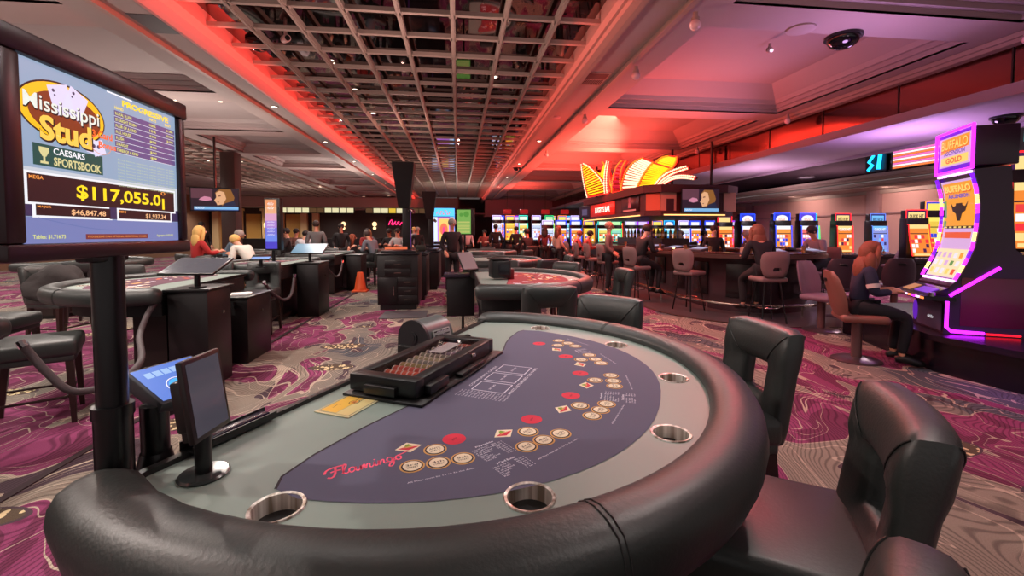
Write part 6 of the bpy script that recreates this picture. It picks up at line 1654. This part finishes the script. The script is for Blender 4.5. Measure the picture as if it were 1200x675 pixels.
for k in range(14): b.box((-.19+k*.029, .13, -.014), (.012, .22, .006))
b.m(mat('vent_dark', (.22, .10, .13), .6)).box((.0, -.14, -.013), (.40, .24, .004)); b.done('louvre', mat('vent_louvre', (.70, .55, .56), .5), t)
b = B(); b.box((0, 0, -.003), (.30, .5, .006)); o = b.done('ceiling_hatch', mat('hatch_dark', (.20, .14, .15), .6)); o.location = (-3.6, 5.9, CZ0); tag(o, 'dark rectangular hatch in the flat strip left of the red cove', 'hatch')
def globe(label, loc):
    t = thing('glass_spotlight', label, 'spotlight', loc, 0, 'glass globe spots under the thin rail')
    b = B(); b.cyl((0, 0, 0), (0, 0, -.06), .03, n=12); b.cyl((0, 0, -.06), (0, 0, -.09), .045, n=16); b.done('socket', MOULD, t)
    b = B(); b.ball((0, 0, -.135), .062, 16); b.done('globe', mat('globe_glass', (.85, .72, .72), .12, 0., coat=.5), t)
for k, (x, y) in enumerate(((2.62, 4.74), (2.60, 6.35), (2.60, 9.0), (2.60, 13.), (6.75, 4.6), (6.75, 8.5), (6.75, 12.))):
    globe('clear globe spot hanging under the thin rail, %s' % ('first from the top edge', 'second along the rail', 'third along the rail', 'fourth along the rail', 'on the right beam, first', 'on the right beam, second', 'on the right beam, third')[k] if k < 4 else 'clear globe spot on the right-hand beam, %s from the near side' % ('first', 'second', 'third')[k-4], (x, y, CZ0-.06))
for k, (x, y) in enumerate(((3.25, 6.45), (4.75, 6.4))):
    t = thing('eyeball_light', ('small white eyeball light in the left of the purple coffer', 'small white eyeball light in the right corner of the purple coffer')[k], 'light', (x, y, CZ0+.30), 0)
    b = B(); b.ball((0, 0, 0), .05, 12); b.cyl((0, 0, 0), (0, 0, .10), .02, n=8); b.done('housing', MOULD, t); b = B(); b.cyl((.0, -.04, -.02), (0, -.055, -.03), .025, n=12); b.done('lamp', emis('eyeball', (1., .85, .95), 1.5), t)
# recessed downlights: one of each kind, then copies
dl = thing('downlight_fitting', 'x', 'downlight', (-2.0, 8.6, CZ0+.135), 0)
b = B(); b.lathe([(.075, 0), (.075, -.012), (.055, -.014), (.05, 0)], n=20); b.done('ring', MOULD, dl, sharp=40)
b = B(); b.disc((0, 0, -.006), .05, 18); b.done('lamp', emis('downlight_lamp', (1., .93, .84), 9.), dl, sharp=None)
places = []
for i, (x, y) in enumerate([(-1.95, 7.3), (-1.9, 8.7), (-1.85, 10.2), (.55, 4.95), (.62, 7.6), (-.6, 14.5), (-1.8, 17.5), (.6, 18), (-2., 22.), (.5, 25.)]): places.append((x, y, CZ0+.145, 'centre lattice'))
for i in range(7): places.append((-3.6, 9.4+i*3.4, CZ0-.001, 'strip left of the red cove'))
for x in (-7.8, -9.0, -10.2):
    for i in range(9): places.append((x+random.uniform(-.2, .2), 9.5+i*2.6+random.uniform(-.5, .5), CZ0+.145, 'left lattice'))
for i, x in enumerate((-5.0, -5.9)):
    for y in (10.2, 16.4, 19.5): places.append((x, y, CZ0+.29, 'left coffers'))
for i in range(5): places.append((2.2, 12+i*4., CZ0-.001, 'strip right of the lattice'))
cnt = {}
for k, (x, y, z, w_) in enumerate(places):
    cnt[w_] = cnt.get(w_, 0)+1; g = 'downlights of the '+w_
    l_ = 'small round downlight glowing in the ' + w_
    if k == 0: dl.location = (x, y, z); dl['label'] = l_; dl['group'] = g
    else: dup(dl, (x, y, z), 0, l_, g)
# big bright flood fittings at the back left
for k, (x, y, s_) in enumerate(((-7.2, 24.5, 2.6), (-4.5, 30., 2.4), (-3.6, 29.0, 2.4), (-3.2, 28.2, 2.0), (-6.3, 31, 2.))):
    dup(dl, (x, y, CZ0-.04 if k else CZ0-.05), 0, 'bright round flood lamp under the ceiling at back left, %s from the left' % ords[k], 'bright flood lamps at back left', scale=s_)
# round lights in the slot hall
for k, (x, y) in enumerate(((11.0, 9.8), (11.2, 13.5), (10.8, 18.))):
    t = thing('round_ceiling_light', 'pale round lamp under the slot hall ceiling, %s from the camera' % ('nearest', 'second', 'third')[k], 'ceiling light', (x, y, 3.919), 0, 'round lamps of the slot hall')
    b = B(); b.lathe([(.34, 0), (.34, -.03), (.30, -.03)], n=28); b.done('rim', MOULD, t); b = B(); b.disc((0, 0, -.028), .30, 28); b.done('diffuser', emis('round_lamp', (.98, .88, .95), 2.2), t, sharp=None)
# neon signs up in the tray
t = thing('tray_neon_sign', 'blue neon squiggle above the right wall machines', 'neon sign', (12.9, 12.6, 3.62), R(90)+PI)
b = B(); b.tube([(-.1, 0, -.2), (.05, 0, -.05), (-.08, 0, .05), (.08, 0, .25)], .04, 6); b.tube([(.25, 0, -.2), (.3, 0, .25)], .05, 6); b.done('tube', emis('neon_blue', (.1, .7, 1.), 3.), t); b = B(); b.box((.1, .08, 0), (.7, .04, .5)); b.done('backing', BLACK, t)
t = thing('tray_ad_screen', 'small orange and white striped advert screen above the right wall machines', 'advert screen', (12.9, 11.2, 3.62), R(-90))
b = B(); b.box((0, .04, 0), (1.5, .06, .56)); b.done('housing', BLACK, t); b = B().at(frame((0, .005, 0), (1, 0, 0), (0, 0, 1)))
for k in range(9): b.m((emis('ad_orange', (.98, .5, .25), 1.2), emis('ad_white', (.98, .9, .9), 1.3), emis('ad_pink', (.95, .45, .75), 1.2))[k % 3]).rect(-.70, -.26+k*.058, .70, -.21+k*.058)
b.done('screen', None, t, sharp=None, fixn=False)
t = thing('tray_teal_sign', 'long teal lit sign above the right side of the curved machine', 'lit sign', (12.9, 7.6, 3.60), R(-90))
b = B(); b.box((0, .04, 0), (2.6, .06, .56)); b.done('housing', BLACK, t); b = B().at(frame((0, .005, 0), (1, 0, 0), (0, 0, 1)))
b.m(emis('teal_sign', (.25, .85, .80), 1.3)).rect(-1.2, -.05, 1.2, .20); b.m(emis('teal_white', (.8, 1., 1.), 1.4)); b.rect(-1.1, -.2, .9, -.14)
for k in range(5): b.poly([(-1.+k*.42, -.02, .001), (-.85+k*.42, -.02, .001), (-.75+k*.42, .16, .001), (-.9+k*.42, .16, .001)])
b.done('screen', None, t, sharp=None, fixn=False)
# ================================================================ LIGHT
W = bpy.data.worlds.new('world'); SC.world = W; W.use_nodes = True
W.node_tree.nodes['Background'].inputs[0].default_value = (.9, .80, .78, 1)
W.node_tree.nodes['Background'].inputs[1].default_value = .45
def area(name, loc, rot, sx, sy, col, p, spread=180):
    l = bpy.data.lights.new(name, 'AREA'); l.shape = 'RECTANGLE'; l.size = sx; l.size_y = sy
    l.color = col; l.energy = p; l.spread = R(spread)
    o = bpy.data.objects.new(name, l); COL.objects.link(o); o.location = loc; o.rotation_euler = rot; return o
def point(name, loc, col, p, r=.1):
    l = bpy.data.lights.new(name, 'POINT'); l.color = col; l.energy = p; l.shadow_soft_size = r
    o = bpy.data.objects.new(name, l); COL.objects.link(o); o.location = loc; return o
def spot(name, loc, col, p, ang=130, r=.05, blend=.7, rot=(0, 0, 0)):
    l = bpy.data.lights.new(name, 'SPOT'); l.color = col; l.energy = p; l.shadow_soft_size = r; l.spot_size = R(ang); l.spot_blend = blend
    o = bpy.data.objects.new(name, l); COL.objects.link(o); o.location = loc; o.rotation_euler = rot; return o
WARM = (1., .88, .80); NEUT = (1., .94, .90); REDC = (1., .09, .06); PUR = (.50, .16, 1.)
for y in (-1., 1.7, 4.6, 7.5, 10.6, 14., 18., 22., 27.):
    spot('downlight', (-3.6, y, 3.86), WARM, 300 if y > 0 else 150, 160)
    spot('downlight', (2.2, y+.5, 3.86), (1., .90, .85), (200 if y > 6 else 140) if y > 0 else 80, 160)
for y in (2., 7., 12., 18., 25.):
    spot('downlight', (-5.5, y, 4.1), WARM, 330, 150)
    spot('downlight', (-9.5, y, 3.88), WARM, 500, 160)
    spot('downlight', (-14.5, y, 4.1), WARM, 500, 150)
spot('table_downlight', (.2, 3.6, 3.85), NEUT, 110, 90, .35)
spot('table_downlight', (-.9, 2.6, 3.85), NEUT, 80, 90, .35)
# added fill aimed at the ceiling from mid-air, no fittings there
for x, y in ((-5.5, 3.), (-5.5, 10.), (-9, 5.), (-9, 14.), (-13, 9.), (-4.5, 18.), (0, 22.), (-9., 24.)):
    spot('added_up_fill', (x, y, 2.3), WARM, 260, 175, .08, rot=(PI, 0, 0))
# red cove strips beside the lattice
area('cove_red', (-2.72, 15, 3.70), (0, R(108), 0), .05, 34, REDC, 230)
area('cove_red', (1.40, 15, 3.72), (0, R(-106), 0), .05, 34, REDC, 110)
# glow of the plumes, then added coloured fills for the ceiling
area('plume_glow', (4.4, 12.6, 3.45), (R(150), R(-50), 0), 1., 4.5, REDC, 560)
area('plume_glow_up', (4.6, 14.2, 3.2), (PI, 0, 0), 2.5, 5., REDC, 320)
spot('added_red_fill', (4.0, 9.5, 2.3), REDC, 420, 165, .3, rot=(PI, 0, 0))  # added red fills hanging in mid-air to redden the coffers
spot('added_red_fill', (3.4, 17., 2.3), REDC, 420, 165, .3, rot=(PI, 0, 0))
spot('added_red_fill', (3.5, 24., 2.9), REDC, 420, 165, .3, rot=(PI, 0, 0))
spot('added_violet_fill', (4.8, 4.8, 2.75), (.78, .42, .95), 90, 170, .3, rot=(PI, 0, 0))  # added violet and pink fills under the right coffers, no lamp there
spot('added_violet_fill', (7.9, 7., 2.4), (.75, .40, 1.), 150, 165, .3, rot=(PI, 0, 0))
spot('added_violet_fill', (4., 1.2, 2.5), (1., .55, .78), 90, 170, .3, rot=(PI, 0, 0))
spot('hall_light', (11., 9.8, 3.8), (1., .80, .86), 620, 160, .3)
spot('hall_light', (11., 15., 3.8), (1., .80, .86), 620, 160, .3)
spot('hall_light', (11., 4.5, 3.8), (1., .80, .86), 450, 160, .3)

spot('added_rose_fill', (4.8, 7.8, 2.75), (1., .40, .55), 90, 170, .3, rot=(PI, 0, 0))  # added pink fills for the right ceiling, without fittings
spot('added_rose_fill', (2.3, 2.2, 2.9), (1., .6, .62), 60, 170, .3, rot=(PI, 0, 0))

spot('added_hall_fill', (8.3, 11.5, 2.2), (.95, .55, .85), 130, 170, .3, rot=(PI, 0, 0))  # added fills that lift the slot hall ceiling from below
spot('added_hall_fill', (11.5, 9., 2.3), (1., .70, .80), 200, 170, .3, rot=(PI, 0, 0))
spot('added_hall_fill', (11.5, 16., 2.3), (1., .70, .80), 200, 170, .3, rot=(PI, 0, 0))
for x in (-16., -13., -9., -5.): spot('added_back_fill', (x, 31., 3.3), WARM, 300, 150, .1)  # added spots to brighten the back left wall
for x in (4., 8.): spot('added_back_fill', (x, 28., 3.7), (1., .8, .75), 380, 160, .1)  # added spots to brighten the far slot rows
spot('added_up_fill', (-5.3, .5, 2.4), WARM, 220, 172, .3, rot=(PI, 0, 0))  # added fill in mid-air for the near left ceiling

spot('sign_spill', (3.6, 9.5, 3.5), REDC, 420, 165, .3)
spot('sign_spill', (3.2, 5.0, 3.6), (1., .16, .18), 300, 165, .3)
spot('sign_spill', (3.4, 14., 3.5), REDC, 300, 165, .3)
for y in (5., 9., 13., 17.): spot('added_wall_fill', (13.7, y, 2.92), (1., .72, .66), 110, 150, .06, rot=(0, R(-50), 0))  # added spots under the soffit to brighten the right wall
area('neon_spill', (4.85, 3.55, .75), (0, R(60), R(150)), .3, .5, (.55, .08, 1.), 7)

spot('column_uplight', (-1.2, 10.25, 3.07), (1., .62, .52), 60, 172, .06, rot=(PI, 0, 0))
spot('column_uplight', (-.98, 15.6, 2.95), (1., .62, .52), 70, 172, .06, rot=(PI, 0, 0))
spot('added_up_fill', (-.6, 5.4, 2.2), (1., .68, .60), 150, 172, .05, rot=(PI, 0, 0))  # added mid-air fill for the lattice bars
spot('added_up_fill', (-.6, 1.5, 2.3), (1., .68, .60), 90, 172, .05, rot=(PI, 0, 0))  # second added fill, nearer the camera
